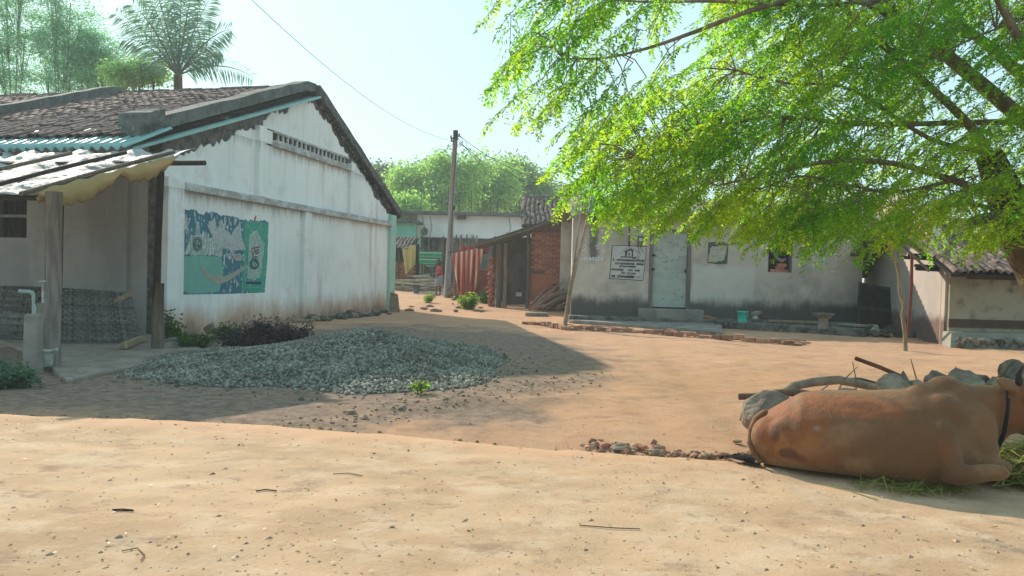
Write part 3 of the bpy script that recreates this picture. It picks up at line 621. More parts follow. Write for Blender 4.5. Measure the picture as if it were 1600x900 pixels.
# tap standpipes
PVC = mat('grey_green_pvc', (.30, .40, .37), (.24, .32, .3), 4, rough=.5, bump=0)
def standpost(px0, px1, pyb, pyt, Yoff, label, tap):
    b = GR((px0 + px1) / 2, pyb); wd = (px1 - px0) / F * b.y; h = D(px0, pyt, b.y).z
    t = thing('tap_post', label, 'tap post', b)
    MB().box(b + ZV * (h / 2 - .03), wd, wd * .9, h + .06, Matrix.Rotation(.2, 3, 'Z'), .86).build('post', CONC, t, bevel=.02)
    top = b + ZV * h
    if tap:
        MB().tube([top - ZV * .02, top + ZV * .1, top + ZV * .20, top + Vector((-.015, 0, .225)), top + Vector((-.05, 0, .235)), top + Vector((-.13, 0, .235))], [.014, .014, .02, .024, .022, .02], 9).build('pipe_elbow', PVC, t, smooth=True)
        MB().tube([top + Vector((.015, -.02, .12)), top + Vector((.035, -.02, .06)), top + Vector((.03, -.02, 0))], .008, 6).build('tie', WTRIM, t)
        MB().tube([top + Vector((-.13, 0, .235)), top + Vector((-.15, 0, .235))], .024, 9).build('pipe_collar', PVC, t)
    else:
        MB().tube([top - ZV * .02, top + ZV * .26], .016, 8).build('pipe', WTRIM, t, smooth=True)
        MB().tube([top + Vector((-.05, 0, .26)), top + Vector((.05, 0, .262))], .014, 7).build('tap_handle', WTRIM, t)
standpost(39, 63, 583, 490, 0, 'square concrete post with bent green plastic tap pipe', True)
standpost(57, 75, 560, 473, .3, 'concrete post with short upright pipe behind the bent tap', False)
# pale torn bucket
b = GR(80, 578) + Vector((0, -.1, .055)); t = thing('pail', 'small pale torn bucket by the foot of the rough verandah post', 'bucket', b)
PALE = mat('grimy_white_plastic', (.42, .45, .38), (.28, .3, .26), 8, bump=.2, c3=(.15, .13, .11))
R_ = [.062, .075, .085, .09]
MB().tube([b, b + ZV * .06, b + ZV * .12, b + ZV * .17], R_, 12).build('body', PALE, t, smooth=True)
MB().tube([b + ZV * .163, b + ZV * .178], .096, 12).build('rim', PALE, t)
for sx in (-1, 1): MB().tube([b + Vector((sx * .09, 0, .14)), b + Vector((sx * .115, 0, .18)), b + Vector((sx * .12, .01, .2))], [.012, .02, .012], 6).build('ear', PALE, t)
# hose
P = [GR(a, c) + ZV * .02 for a, c in ((103, 568), (115, 566), (130, 567), (145, 571), (158, 577), (168, 583))]
tag(MB().tube(P, .014, 7).build('hose', BLACK, smooth=True), 'short black hose lying in front of the verandah floor', 'hose')
for (x0, y0, x1, y1, rr, lb) in ((193, 552, 225, 538, .045, 'short squared timber lying by the dark corner post'), ):
    a, c = GR(x0, y0), GR(x1, y1); a.z = c.z = .06 + .04; d = (c - a); R = Matrix.Rotation(math.atan2(d.y, d.x), 3, 'Z')
    tag(MB().box((a + c) / 2, d.length, .08, .08, R).build('timber', WOODP, bevel=.006), lb, 'timber')
for k, (px, py, sx, sy, sz, lb) in enumerate(((273, 541, .16, .12, .10, 'flat grey stone beside the dark corner post'), (262, 548, .13, .1, .09, 'round dark stone leaning on the corner post base'), (297, 528, .2, .1, .1, 'brown rubble stone at the gable wall foot'), (330, 522, .12, .10, .14, 'pale squared stone block at the gable wall foot'))):
    tag(MB().rock(GR(px, py) + ZV * sz * .5, sx, sy, sz, k + 3).build('stone', STONE if k else CONC), lb, 'stone')

for k in range(30):
    u = k / 29; px = 468 + u * 140 + random.uniform(-3, 3); p = GR(px, 503 - u * 15 + random.uniform(-1, 4)); s = random.uniform(.07, .16)
    tag(MB().rock(p + ZV * s * .3, s * 1.2, s * .8, s * .7, 600 + k, 2, .3, k).build('rubble_stone', DIRTY if k % 3 else STONET, loc=p), 'rough dark stone in the rubble row along the gable wall foot', 'stone', 'rubble row along the gable foot')
# ------------------------------------------------------------------ plants
def leaves(C, size, n=None, droop=.3, asp=.4, jit=1.0):
    """diamond leaves at centres C (n,3) -> verts, faces"""
    C = np.asarray(C, float); k = len(C); a = rng.uniform(0, 6.283, k); el = rng.normal(-droop, .5 * jit, k); s = size * rng.uniform(.6, 1.3, k)
    d = np.stack([np.cos(a) * np.cos(el), np.sin(a) * np.cos(el), np.sin(el)], 1); r = rng.normal(size=(k, 3)); r -= d * (r * d).sum(1)[:, None]; r /= np.linalg.norm(r, axis=1)[:, None] + 1e-9
    L = d * s[:, None]; Wd = r * (s * asp)[:, None]
    V = np.stack([C, C + L * .5 + Wd * .5, C + L, C + L * .5 - Wd * .5], 1).reshape(-1, 3); return V, np.arange(4 * k).reshape(-1, 4)
def bush(name, label, cat, base, rx, ry, h, nstem, nleaf, size, mt, group=None, stem=WOOD, lean=.3, droop=.2):
    base = Vector(base); t = thing(name, label, cat, base, group); mb = MB(); C = []
    for i in range(nstem):
        a = random.uniform(0, 6.28); rr = random.random() ** .5; tip = base + Vector((math.cos(a) * rx * rr, math.sin(a) * ry * rr, h * random.uniform(.55, 1.0) * (1 - .35 * rr)))
        st = base + Vector((math.cos(a) * rx * rr * .35, math.sin(a) * ry * rr * .35, -.02)); mid = st.lerp(tip, .55) + Vector((random.gauss(0, .03), random.gauss(0, .03), .03))
        mb.tube([st, mid, tip], [.008, .006, .002], 4)
        for j in range(nleaf // nstem):
            u = random.uniform(.2, 1.05); p = st.lerp(mid, u / .55) if u < .55 else mid.lerp(tip, (u - .55) / .45)
            C.append(p + Vector((random.gauss(0, 1), random.gauss(0, 1), random.gauss(0, .8))) * .05 * (h / .4) ** .5)
    mb.build('stem', stem, t); V, Fc = leaves(C, size, droop=droop); o = bulk('foliage', V, Fc, mt, t); return t
bush('dark_bush', 'low dark purple-leaved bush against the painted gable wall', 'bush', GR(412, 545) + Vector((0, .35, 0)), .6, .4, .46, 40, 5200, .05, PURPLE)
bush('dark_bush', 'dark trailing bush on the uphill edge of the gravel heap', 'bush', GR(375, 550) + Vector((0, .1, 0)), .35, .3, .28, 20, 2200, .05, PURPLE)
bush('leafy_weed', 'green leafy weed growing behind the dark corner post', 'plant', GR(262, 535), .18, .15, .55, 10, 420, .08, GREEN)
bush('leafy_weed', 'low green weed at the foot of the wall painting', 'plant', GR(300, 545), .32, .22, .25, 16, 800, .06, GREEN)
bush('leafy_weed', 'green weed between the wall painting and the purple bush', 'plant', GR(358, 530), .25, .2, .3, 14, 700, .06, GREEN)
bush('leafy_shrub', 'pale green shrub at the far left below the tap posts', 'shrub', GR(0, 605) + Vector((-.05, 0, 0)), .42, .3, .30, 26, 2600, .06, leafmat('grey_green_leaf', (.10, .17, .11), (.14, .24, .12)))
bush('grass_tuft', 'small bright green tuft on the far slope of the gravel', 'plant', GR(697, 553) + ZV * .04, .2, .12, .1, 14, 260, .07, LIME)
bush('grass_tuft', 'tiny green tuft at the near foot of the gravel', 'plant', GR(655, 616) + ZV * .05, .13, .08, .07, 8, 120, .05, LIME)
P = [GR(a, c) + ZV * .05 for a, c in ((684, 549), (700, 550), (712, 556))]
tag(MB().tube(P, .008, 5).build('bamboo_strip', WOODP), 'pale bent strip beside the green tuft on the gravel', 'stick')
# ------------------------------------------------------------------ far end of the lane
YH = 38.5
HW = mat('far_white_wall', (.76, .76, .74), (.66, .66, .64), 1.2, stretch=(1, 1, .5), bump=.2)
fh = thing('flat_roofed_house', 'white flat-roofed house with stick-fenced verandah at the end of the lane', 'house', (D(700, 445, YH).x, YH, rise(YH)))
gz_ = rise(YH) - .1
def hx(px): return D(px, 400, YH).x
def hz(px, py, Y=YH): return D(px, py, Y).z
x0, x1 = hx(651), hx(850)
hfr = lambda u, v, w: Vector((u, YH - w, v))
zt, zb = hz(730, 337), hz(730, 372)
mb = wall(MB(), hfr, x0, x1, zb, zt, .2); mb.build('upper_wall', HW, fh)
MB().box(((x0 + x1) / 2 - .25, YH + 2.2, zt + .08), x1 - x0 + 1.4, 5.4, .16).build('roof_slab', DIRTY, fh, bevel=.02)
frbox(MB(), hfr, hx(713), hx(727), hz(720, 343), hz(720, 336) - .02, .01, .35).build('spout_block', DARKW, fh)
mb = wall(MB(), lambda u, v, w: Vector((u, YH + 1.8 - w, v)), x0, x1, gz_, zt, .2); mb.build('rear_wall', mat('dim_wall', (.3, .3, .28), (.12, .12, .12), 2), fh)
for a, b in ((x0, x0 + .22), (x1 - .25, x1)): frbox(MB(), lambda u, v, w: hfr(u, v, w), a, b, gz_, zb - .002, -.2, 0).build('pillar', MINT, fh)
mb = wall(MB(), lambda u, v, w: Vector((x0 - w, u, v)), YH + .21, YH + 4.6, gz_, zt - .01, .2); mb.build('side_wall', MINT, fh)
mb = wall(MB(), lambda u, v, w: Vector((x1 + w, u, v)), YH + .21, YH + 4.6, gz_, zt - .01, .2); mb.build('side_wall', HW, fh)
MB().box(((x0 + x1) / 2, YH - .1, gz_ + .14), x1 - x0 + .1, .8, .28).build('plinth', CONC, fh)
def dish():
    c = D(664, 362, YH - .05); V = []; mb = MB()
    mb.grid(lambda a, b: c + Vector((math.cos(a * 6.283) * .19 * b, -.1 - .06 * (b * b), math.sin(a * 6.283) * .21 * b)), 16, 4)
    mb.build('satellite_dish', mat('dish_grey', (.2, .2, .2)), fh, thick=.01); MB().tube([c, c + Vector((0, -.12, 0))], .03, 6).build('dish_arm', BLACK, fh)
dish()
for k, (px, top) in enumerate(((660, 372), (672, 331), (795, 340))):
    MB().tube([D(px, 338, YH - .02), D(px + 3, (338 + 372) / 2, YH - .03), D(px - 1, 371, YH - .02)], .012, 5).build('hanging_wire', BLACK, fh)
for k in range(14):      # starter bars left standing on the roof
    p = Vector((x0 + .2 + k * (x1 - x0) / 15 + random.uniform(-.1, .1), YH + .4 + (k % 3), zt + .15)); MB().tube([p, p + Vector((random.gauss(0, .04), 0, random.uniform(.7, 1.3)))], .014, 5).build('starter_bar', DARKW, fh)
# stick fence of the verandah
sf = thing('stick_fence', 'grey stick fence closing the verandah of the far white house', 'fence', (hx(700), YH - .45, gz_))
for k in range(64):
    px = 652 + k * 1.55
    if 691 < px < 705: continue
    p = D(px, 446, YH - .45); top = hz(px, 372 + random.uniform(-6, 26) if px < 688 else 374 + random.uniform(-8, 8), YH - .45)
    MB().tube([Vector((p.x, p.y + random.uniform(-.05, .05), gz_ - .1)), Vector((p.x + random.gauss(0, .05), p.y, top))], random.uniform(.02, .04), 5).build('stick', WOOD if k % 3 else WOODP, sf)
for py in (402, 428): MB().tube([D(651, py, YH - .5), D(691, py + 1, YH - .5)], .025, 5).build('rail', WOOD, sf)
# green wall and small tiled hut left of the house
YG = 37.0
gh_ = thing('green_house', 'mint green flat-roofed house half hidden behind the white gable', 'house', (D(630, 440, YG).x, YG, rise(YG)))
a0, a1 = D(575, 400, YG).x, D(649, 400, YG).x
mb = wall(MB(), lambda u, v, w: Vector((u, YG - w, v)), a0, a1, rise(YG) - .1, hz(630, 348, YG), .25); mb.build('wall', mat('mint_wall', (.2, .5, .38), (.16, .42, .32), 2), gh_)
MB().box(((a0 + a1) / 2, YG + .8, hz(630, 346, YG)), a1 - a0 + .3, 2.2, .14).build('roof_slab', DIRTY, gh_)
YT = 34.0
hut = thing('tiled_hut', 'small brick hut with sagging tiled roof beside the green house', 'hut', (D(630, 445, YT).x, YT, rise(YT)))
a0, a1 = D(590, 400, YT).x, D(651, 400, YT).x; e0 = Vector((a0, YT - .7, hz(620, 389, YT - .7)))
tile_roof(hut, e0, (1, 0, 0), Vector((0, 2.2, .62)), a1 - a0 - .1, 2.3, TILE, pw=.16, pl=.2, keep=150, wavy=.6)
for r in range(16):
    for k in range(5):
        px = a1 - .75 + k * .235 - (r % 2) * .11 - .35
        inst('brick', BRK[(r + k) % 4], hut, Matrix.Translation((px, YT + .3, rise(YT) + .03 + r * .082)))
for px in (611, 617, 623): MB().tube([D(px, 448, YT - .1), D(px + random.uniform(-1, 1), 388, YT - .1)], .05, 6).build('post', WOOD, hut)
mb = wall(MB(), lambda u, v, w: Vector((u, YT + .8 - w, v)), a0, a1, rise(YT) - .1, e0.z + .3, .1); mb.build('rear_wall', DARKW, hut)
def cloth(name, label, mt, pts, Y, fold=.05, nf=5, nu=26, nv=18, dy=0, sag=0):
    """hanging cloth: corner pixels tl, tr, br, bl"""
    tl, tr, br, bl = [D(*p, Y) for p in pts]; mb = MB()
    def f(a, b):
        p = tl.lerp(tr, a).lerp(bl.lerp(br, a), b); return p + Vector((0, -fold * math.sin(a * nf * 6.283 + b * 1.1) * (.3 + b) - dy * b, -sag * math.sin(a * math.pi) * (.5 + .5 * b)))
    o = mb.grid(f, nu, nv).build(name, mt, None, smooth=True, thick=.006, loc=tl.lerp(tr, .5)); return tag(o, label, 'cloth')
def stripes(name, cols, axis_, freq, soft=.0):
    n = NT(name); v = n.sep(n.co())
    x = n.math('FRACT', n.math('MULTIPLY', v[axis_], freq)); c = cols[0]
    for k, q in enumerate(cols[1:], 1): c = n.mix(n.math('GREATER_THAN', x, k / len(cols)), c, q)
    n.base(c).rough(.95); return n.m
cloth('cloth', 'faded yellow cloth hung under the hut roof', mat('yellow_cloth', (.5, .42, .16), (.42, .36, .15), 3, bump=0), [(628, 388), (650, 382), (649, 412), (634, 430)], YT - .75, .06, 2)
cloth('cloth', 'green and white striped cloth hanging on the stick fence', stripes('green_stripes', [(.05, .3, .13), (.05, .3, .13), (.42, .5, .4), (.06, .12, .1), (.12, .4, .2)], 2, 2.9), [(651, 388), (691, 391), (690, 412), (652, 408)], YH - .62, .05, 2, sag=.22)
cloth('cloth', 'grey cloth hanging at the hut side by the white gable', mat('grey_cloth', (.3, .32, .3), (.22, .24, .23), 3, bump=0), [(609, 420), (617, 424), (615, 440), (608, 441)], YT - .4, .03, 1)
# pale firewood heap, bucket, person's ground things
def logs(name, label, cat, px0, px1, pyb, h, n, L, rr, mt, ang=0.15, Yadd=0, dep=.8):
    b0, b1 = GR(px0, pyb), GR(px1, pyb); t = thing(name, label, cat, (b0 + b1) / 2)
    for k in range(n):
        u = random.random(); lv = random.random() * (1 - abs(2 * u - 1)) ** .6; p = b0.lerp(b1, u) + Vector((0, random.uniform(0, dep), lv * h + rr))
        a = random.gauss(ang, .35); d = Vector((math.cos(a), math.sin(a), random.gauss(0, .06))) * L * random.uniform(.6, 1.1) / 2
        MB().tube([p - d, p + Vector((0, 0, random.gauss(0, .02))), p + d], [rr * random.uniform(.6, 1.2), rr * random.uniform(.8, 1.2), rr * random.uniform(.5, 1)], 6).build('branch', mt, t)
logs('firewood_pile', 'pale heap of firewood in front of the green striped cloth', 'firewood', 634, 672, 454, .75, 60, 1.5, .05, mat('pale_firewood', (.52, .42, .31), (.38, .3, .22), 6, rnd=.25))
b = GR(650, 458); t = thing('bucket', 'grey metal bucket standing before the pale firewood heap', 'bucket', b); GB = mat('grey_bucket', (.12, .13, .14), rough=.5)
MB().tube([b, b + ZV * .17, b + ZV * .34], [.13, .15, .175], 14).build('body', GB, t, smooth=True); MB().tube([b + ZV * .33, b + ZV * .36], .185, 14).build('rim', GB, t)
# ------------------------------------------------------------------ utility pole and wires
pb_ = GR(698, 465); ptop = D(712, 205, pb_.y)
up_ = thing('utility_pole', 'tall weathered wooden utility pole standing in the lane', 'pole', pb_)
POLEM = mat('pole_wood', (.30, .25, .22), (.2, .165, .15), 4, stretch=(5, 5, .4))
MB().tube([pb_ - ZV * .2, pb_.lerp(ptop, .5), ptop], [.135, .115, .085], 10).build('shaft', POLEM, up_, smooth=True)
MB().tube([ptop - ZV * .35, ptop + ZV * .03], [.1, .095], 10).build('cap', BLACK, up_)
for k, (dx, dz) in enumerate(((-.17, -.28), (-.14, -.4), (.15, -.2))): MB().tube([ptop + Vector((dx * .3, -.05, dz)), ptop + Vector((dx, -.08, dz)), ptop + Vector((dx, -.08, dz + .1))], [.02, .045, .03], 7).build('insulator', BLACK, up_)
MB().tube([ptop + Vector((.08, -.1, -.4)), D(709, 280, pb_.y - .12), D(704, 400, pb_.y - .14)], .014, 5).build('service_cable', BLACK, up_)
MB().box(D(709, 325, pb_.y - .15), .1, .08, .16).build('junction_box', BLACK, up_)
def wire(a, b, sag, label, r=.012, n=22, wig=0):
    a, b = Vector(a), Vector(b); P = []
    for i in range(n + 1):
        t = i / n; P.append(a.lerp(b, t) - ZV * (sag * 4 * t * (1 - t)) + ZV * (wig * math.sin(t * 23) * math.sin(t * math.pi)))
    return tag(MB().tube(P, r, 5).build('overhead_wire', BLACK, loc=a), label, 'wire', 'wires from the utility pole')
wire(D(707, 220, pb_.y), D(330, -62, 12), .55, 'long black wire running from the pole top over the white building', .006, 40)
wire(D(716, 210, pb_.y), D(925, 300, 19.2), .35, 'black service wire from the pole to the grey house roof, upper strand', .011)
wire(D(716, 216, pb_.y), D(930, 318, 19.2), .75, 'black service wire from the pole to the grey house roof, slack lower strand', .011)
wire(D(717, 222, pb_.y), D(990, 262, 20), .9, 'wavy slack cable from the pole towards the big tree', .011, 60, .09)
wire(D(717, 225, pb_.y), D(1000, 250, 21), .55, 'thin level wire from the pole passing behind the big tree', .008)
# coil of loose cable at the pole head
P = [ptop + Vector((.1 + .45 * t + .14 * math.sin(t * 17), -.1, -.35 - .55 * t + .16 * math.cos(t * 15))) for t in [i / 40 for i in range(41)]]
MB().tube(P, .01, 5).build('slack_cable', BLACK, up_)
P = [ptop + Vector((-.1 - .4 * t + .08 * math.sin(t * 15), -.1, -.4 - .5 * t + .1 * math.cos(t * 13))) for t in [i / 40 for i in range(41)]]
MB().tube(P, .01, 5).build('slack_cable', BLACK, up_)
# ------------------------------------------------------------------ red cloths, brick stack, lane bushes
YR = 27.0; zr = rise(YR)
cl = thing('clothes_rail', 'thin wooden rail on poles carrying the red cloths', 'rail', (D(735, 460, YR).x, YR, zr))
MB().tube([D(700, 395, YR + .02), D(785, 380, YR + .4)], .03, 6).build('crossbar', WOOD, cl)
for px in (712, 770): MB().tube([Vector((D(px, 450, YR + .1).x, YR + .12, zr - .1)), D(px, 388, YR + .1)], .04, 6).build('upright', WOOD, cl)
def redpat():
    n = NT('red_cream_print'); v = n.sep(n.co()); x, z = v[0], v[2]
    zig = n.math('PINGPONG', n.math('MULTIPLY', z, 14), .5); u = n.math('ADD', n.math('MULTIPLY', x, 5.5), n.math('MULTIPLY', zig, .25))
    fr_ = n.math('FRACT', u); c = n.mix(n.math('GREATER_THAN', fr_, .4), (.45, .06, .06), (.66, .52, .33))
    c = n.mix(n.math('GREATER_THAN', n.math('ABSOLUTE', n.math('SUBTRACT', fr_, .76)), .18), c, n.mix(n.math('GREATER_THAN', fr_, .52), (.4, .05, .06), (.5, .17, .12)))
    n.base(c).rough(.95); return n.m
RP = redpat()
cloth('patterned_cloth', 'red and cream zigzag patterned cloth draped over the rail', RP, [(706, 396), (757, 386), (742, 455), (717, 462)], YR - .05, .10, 3.4, 60, 24)
cloth('red_cloth', 'plain red cloth bundled on the rail above the patterned one', mat('red_cloth', (.45, .05, .05), (.36, .035, .04), 3, bump=0), [(719, 385), (764, 385), (762, 397), (720, 397)], YR + .12, .08, 4, 40, 8)
mw = thing('mud_enclosure', 'low dark red mud wall behind the patterned cloth', 'wall', (D(758, 465, YR + 1).x, YR + 1, zr))
MB().box((D(752, 440, YR + 1).x, YR + 1.05, zr + .55), 1.7, .3, 1.2).build('wall', mat('red_mud', (.3, .12, .085), (.22, .085, .065), 3), mw, bevel=.04)
MB().box((D(752, 440, YR + .6).x, YR + .75, zr + .1), 1.8, .5, .3).build('footing', mat('dark_mud', (.06, .05, .045)), mw, bevel=.03)
bk = GR(771, 479); bs = thing('brick_stack', 'rough free-standing stack of red bricks beside the shed post', 'brick stack', bk)
for r in range(22):
    for k in range(2):
        inst('brick', BRK[(r * 2 + k) % 4], bs, Matrix.Translation(bk + Vector((-.1 + k * .2 * ((r % 2) * 1.0) + random.gauss(0, .022), .12 * k * ((r + 1) % 2) + random.gauss(0, .02), .035 + r * .073))) @ Matrix.Rotation((r % 2) * 1.57 + random.gauss(0, .14), 4, 'Z'))
LB = leafmat('lane_leaf', (.16, .26, .05), (.28, .42, .06))
bush('roadside_bush', 'yellow-green bush below the red patterned cloth', 'bush', GR(732, 483), .34, .3, .55, 26, 1500, .09, LB)
bush('roadside_bush', 'small yellow-green bush right of the pole foot by the brick stack', 'bush', GR(757, 474), .2, .18, .45, 14, 650, .08, LB)
bush('roadside_bush', 'small sparse bush left of the utility pole', 'bush', GR(667, 473), .24, .2, .38, 14, 600, .08, LB)
logs('brushwood', 'brown tangle of straw and sticks at the utility pole foot', 'brushwood', 702, 718, 466, .6, 60, .6, .012, WOODP, .9, dep=.5)
for k in range(26):
    px, py = random.uniform(640, 765), random.uniform(462, 488); p = GR(px, py)
    tag(MB().rock(p + ZV * .03, random.uniform(.06, .22), random.uniform(.05, .12), random.uniform(.03, .08), 50 + k, 1).build('lane_stone', STONET if k % 2 else STONE, loc=p), 'loose flat stone scattered at the mouth of the lane', 'stone', 'loose stones in the lane')
p = GR(613, 488); tag(MB().prism([p + Vector((-.1, 0, -.05)), p + Vector((.2, .05, -.05)), p + Vector((.12, .05, .5)), p + Vector((-.07, 0, .56))], (0, .12, 0)).build('corner_stone', STONET, loc=p, bevel=.02), 'upright brown stone stub at the far corner of the white gable', 'stone')
# ------------------------------------------------------------------ brick house with open shed
YB = 24.0; zb_ = rise(YB)
bh = thing('brick_house', 'red brick house with open tiled shed beside the lane', 'house', (D(840, 480, YB).x, YB, zb_))
bx0, bx1 = D(829, 430, YB).x, D(893, 430, YB).x; mort = mat('red_mortar', (.25, .12, .09), (.17, .085, .065), 4, bump=.6)
zl, zr_ = D(829, 357, YB).z, D(893, 338, YB).z
mb = MB(); mb.prism([Vector((bx0, YB, zb_ - .1)), Vector((bx1 + .1, YB, zb_ - .1)), Vector((bx1 + .1, YB, zr_)), Vector((bx0, YB, zl))], (0, .25, 0)).build('wall', mort, bh)
# mud-rendered lower left corner, bricks elsewhere
nr = 0
for r in range(31):
    z = zb_ + .06 + r * .078
    for k in range(7):
        x = bx0 + .11 + k * .235 + (r % 2) * .11
        if x > bx1 - .1 or z > zl + (zr_ - zl) * (x - bx0) / (bx1 - bx0) - .06: continue
        if r < 15 and k < 3 + (r % 2) and (r < 11 or k < 2): continue
        inst('brick', BRK[(r + 2 * k) % 4], bh, Matrix.Translation((x, YB - .0 + random.uniform(-.012, .02), z)))
frbox(MB(), lambda u, v, w: Vector((u, YB - w, v)), bx0 + .002, bx0 + .72, zb_ - .1, zb_ + 1.1, .001, .07).build('mud_render', mat('red_mud_render', (.46, .165, .095), (.38, .135, .08), 2, bump=.3), bh, bevel=.03)
# shed roof edge: rafters from lower left to upper right, tiles on top
r0, r1 = D(742, 383, YB - .4), D(899, 331, YB - .4); dr = r1 - r0
for k, yy in enumerate((0, .8, 1.6, 2.4)):
    MB().tube([r0 + Vector((0, yy, -.03)), r0.lerp(r1, .5) + Vector((0, yy, -.08)), r1 + Vector((0, yy, -.03))], [.05, .055, .05], 7).build('rafter', WOOD, bh)
mb = MB(); mb.prism([r0, r1, r1 + Vector((0, 3, .0)), r0 + Vector((0, 3, 0))], (0, 0, .035)).build('thatch_board', WOOD, bh)
for k in range(7): MB().tube([r0.lerp(r1, k / 6.2) + Vector((0, -.12, .05)), r0.lerp(r1, k / 6.2) + Vector((0, 2.9, .06))], .022, 5).build('batten', WOODP, bh)
for px, rr, m_, py0, py1 in ((778, .11, WOOD, 478, 382), (788, .075, WOODP, 478, 380), (824, .075, WOOD, 477, 358)):
    a = D(px, py0, YB - .2); a.z = zb_ - .1; c = D(px + 2, py1, YB - .2); MB().tube([a, a.lerp(c, .5) + Vector((random.gauss(0, .03), 0, 0)), c], [rr, rr * .85, rr * .9], 8, wob=.15).build('post', m_, bh, smooth=True)
mb = wall(MB(), lambda u, v, w: Vector((u, YB + 2.8 - w, v)), r0.x + .5, bx1, zb_ - .1, zb_ + 2.4, .15); mb.build('rear_wall', mat('shed_mud', (.1, .06, .05), (.06, .04, .035), 2), bh)
mb = MB(); a, b, c, d = D(787, 476, YB + .1), D(820, 476, YB + .1), D(820, 397, YB + .25), D(794, 395, YB + .25)
mb.prism([a, b, c, d], (0, .04, 0)).build('shed_door', mat('grey_board_door', (.12, .09, .08), (.07, .055, .05), 4, stretch=(1, 1, .4)), bh)
MB().prism([D(806, 463, YB + .06), D(815, 463, YB + .06), D(815, 457, YB + .06), D(806, 456, YB + .06)], (0, .01, 0)).build('door_patch', WTRIM, bh)
# main tiled roof behind
ea = D(815, 352, YB + .6); eb = D(905, 352, YB + .6); tp = D(820, 309, YB + 2.8)
tile_roof(bh, Vector((ea.x, ea.y, ea.z)), (1, 0, 0), Vector((0, tp.y - ea.y, tp.z - ea.z)), eb.x - ea.x, math.hypot(tp.y - ea.y, tp.z - ea.z), TILER, pw=.155, pl=.2, keep=300, wavy=.8)
rt2 = tile_mesh('ridge_tile', .22, .3, TILER)
for k in range(8): inst('ridge_tile', rt2, bh, frame(Vector((ea.x + .05 + k * .25, tp.y, tp.z + .03)), Vector((0, 1, 0)), Vector((1, 0, 0)), ZV) @ Matrix.Rotation(-.08, 4, 'X'))
# fallen-pole firewood stack against the brick wall
fw = GR(862, 487); t = thing('firewood_stack', 'slanting stack of brown firewood branches against the brick wall', 'firewood', fw)
for k in range(44):
    u = random.random(); a = GR(824 + u * 52, 488 - random.uniform(0, 5)) + ZV * .05; L = 1.35 * random.uniform(.7, 1.1)
    st = a + Vector((0, random.uniform(0, .5), random.uniform(0, .12))); en = st + Vector((.74 + random.gauss(0, .12), .25, .52 + random.gauss(0, .1) - .12 * u)) * L * (1 - .35 * u)
    MB().tube([st, st.lerp(en, .5) + Vector((0, 0, random.gauss(.02, .02))), en], [random.uniform(.025, .05), random.uniform(.03, .045), .022], 6).build('branch', mat('red_branch', (.36, .21, .16), (.22, .135, .105), 7, stretch=(3, 3, 3), rnd=.3) if k == 0 else bpy.data.materials['red_branch'], t)
p = GR(838, 494); tag(MB().box(p + ZV * .05, .62, .3, .1).build('stone_slab', CONC, loc=p, bevel=.02), 'flat stone slab lying before the firewood stack', 'slab')
# ------------------------------------------------------------------ grey plastered house
YW = 18.7
def gx(px, Y=YW): return D(px, 440, Y).x
def gzp(px, py, Y=YW): return D(px, py, Y).z
def grey_plaster():
    n = NT('grey_cement_plaster'); v = n.co(world=True); x, y, z = n.sep(v)
    c = n.mix(ramp_noise(n, v, .9, .42, .58, detail=8, rough=.65), (.53, .455, .385), (.41, .355, .305))
    c = n.mix(n.math('MULTIPLY', ramp_noise(n, v, 1.9, .45, .7, detail=8, rough=.65), .8), c, (.66, .58, .50))
    # paler re-plastered patch to the right of the door
    px_ = n.math('ADD', x, n.math('MULTIPLY', n.math('SUBTRACT', n.noise(3, v, 5), .5), .35))
    m1 = n.math('MULTIPLY', n.ss(px_, 4.45, 4.55), n.ss(px_, 6.0, 6.15, 1, 0)); m1 = n.math('MULTIPLY', m1, n.ss(n.math('ADD', z, n.math('MULTIPLY', n.noise(2.5, v, 5), .4)), 1.6, 1.75, 1, 0))
    c = n.mix(n.math('MULTIPLY', m1, .7), c, (.60, .565, .51))
    st = n.co((7, 7, 1.1), True)
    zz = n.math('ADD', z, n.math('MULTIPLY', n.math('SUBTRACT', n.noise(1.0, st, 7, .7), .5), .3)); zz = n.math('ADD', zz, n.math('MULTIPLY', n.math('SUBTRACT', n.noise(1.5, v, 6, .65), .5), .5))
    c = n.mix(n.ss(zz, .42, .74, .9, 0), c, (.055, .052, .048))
    dx = n.math('ABSOLUTE', n.math('SUBTRACT', n.math('ADD', x, n.math('MULTIPLY', n.math('SUBTRACT', n.noise(4, v, 4), .5), .25)), 2.02))
    c = n.mix(n.math('MULTIPLY', n.ss(dx, .05, .17, .8, 0), n.ss(n.math('ADD', z, n.math('MULTIPLY', n.noise(5, v, 4), .3)), 1.55, 1.8)), c, (.07, .065, .06))
    c = n.mix(n.ss(n.noise(30, v, 5, .7), .65, .74), c, (.2, .18, .165))
    n.base(c).rough(.93); n.bump(n.math('ADD', n.noise(4, v, 6), n.math('MULTIPLY', n.noise(50, v, 4), .3)), .35, .02); return n.m
GP = grey_plaster(); PLM = mat('mouldy_plinth', (.20, .18, .155), (.07, .065, .06), 4, bump=.6, bd=.015, c3=(.28, .22, .18))
gr = thing('grey_house', 'long grey cement-plastered house with corrugated roof and green door', 'house', (gx(1100), YW, 0))
X0, X1 = gx(893), gx(1347); ZT = gzp(930, 334)
dx0, dx1 = gx(1013.5), gx(1079); dz0, dz1 = gzp(1046, 482), gzp(1046, 358)
wx0, wx1, wz0, wz1 = gx(1199), gx(1237), gzp(1218, 425.5), gzp(1218, 372)
wfr = lambda u, v, w: Vector((u, YW - w, v))
wall(MB(), wfr, X0, X1, -.1, ZT, .28, [(dx0, dx1, dz0, dz1), (wx0, wx1, wz0, wz1)]).build('front_wall', GP, gr)
sk_ = X0 / YW * 1.03
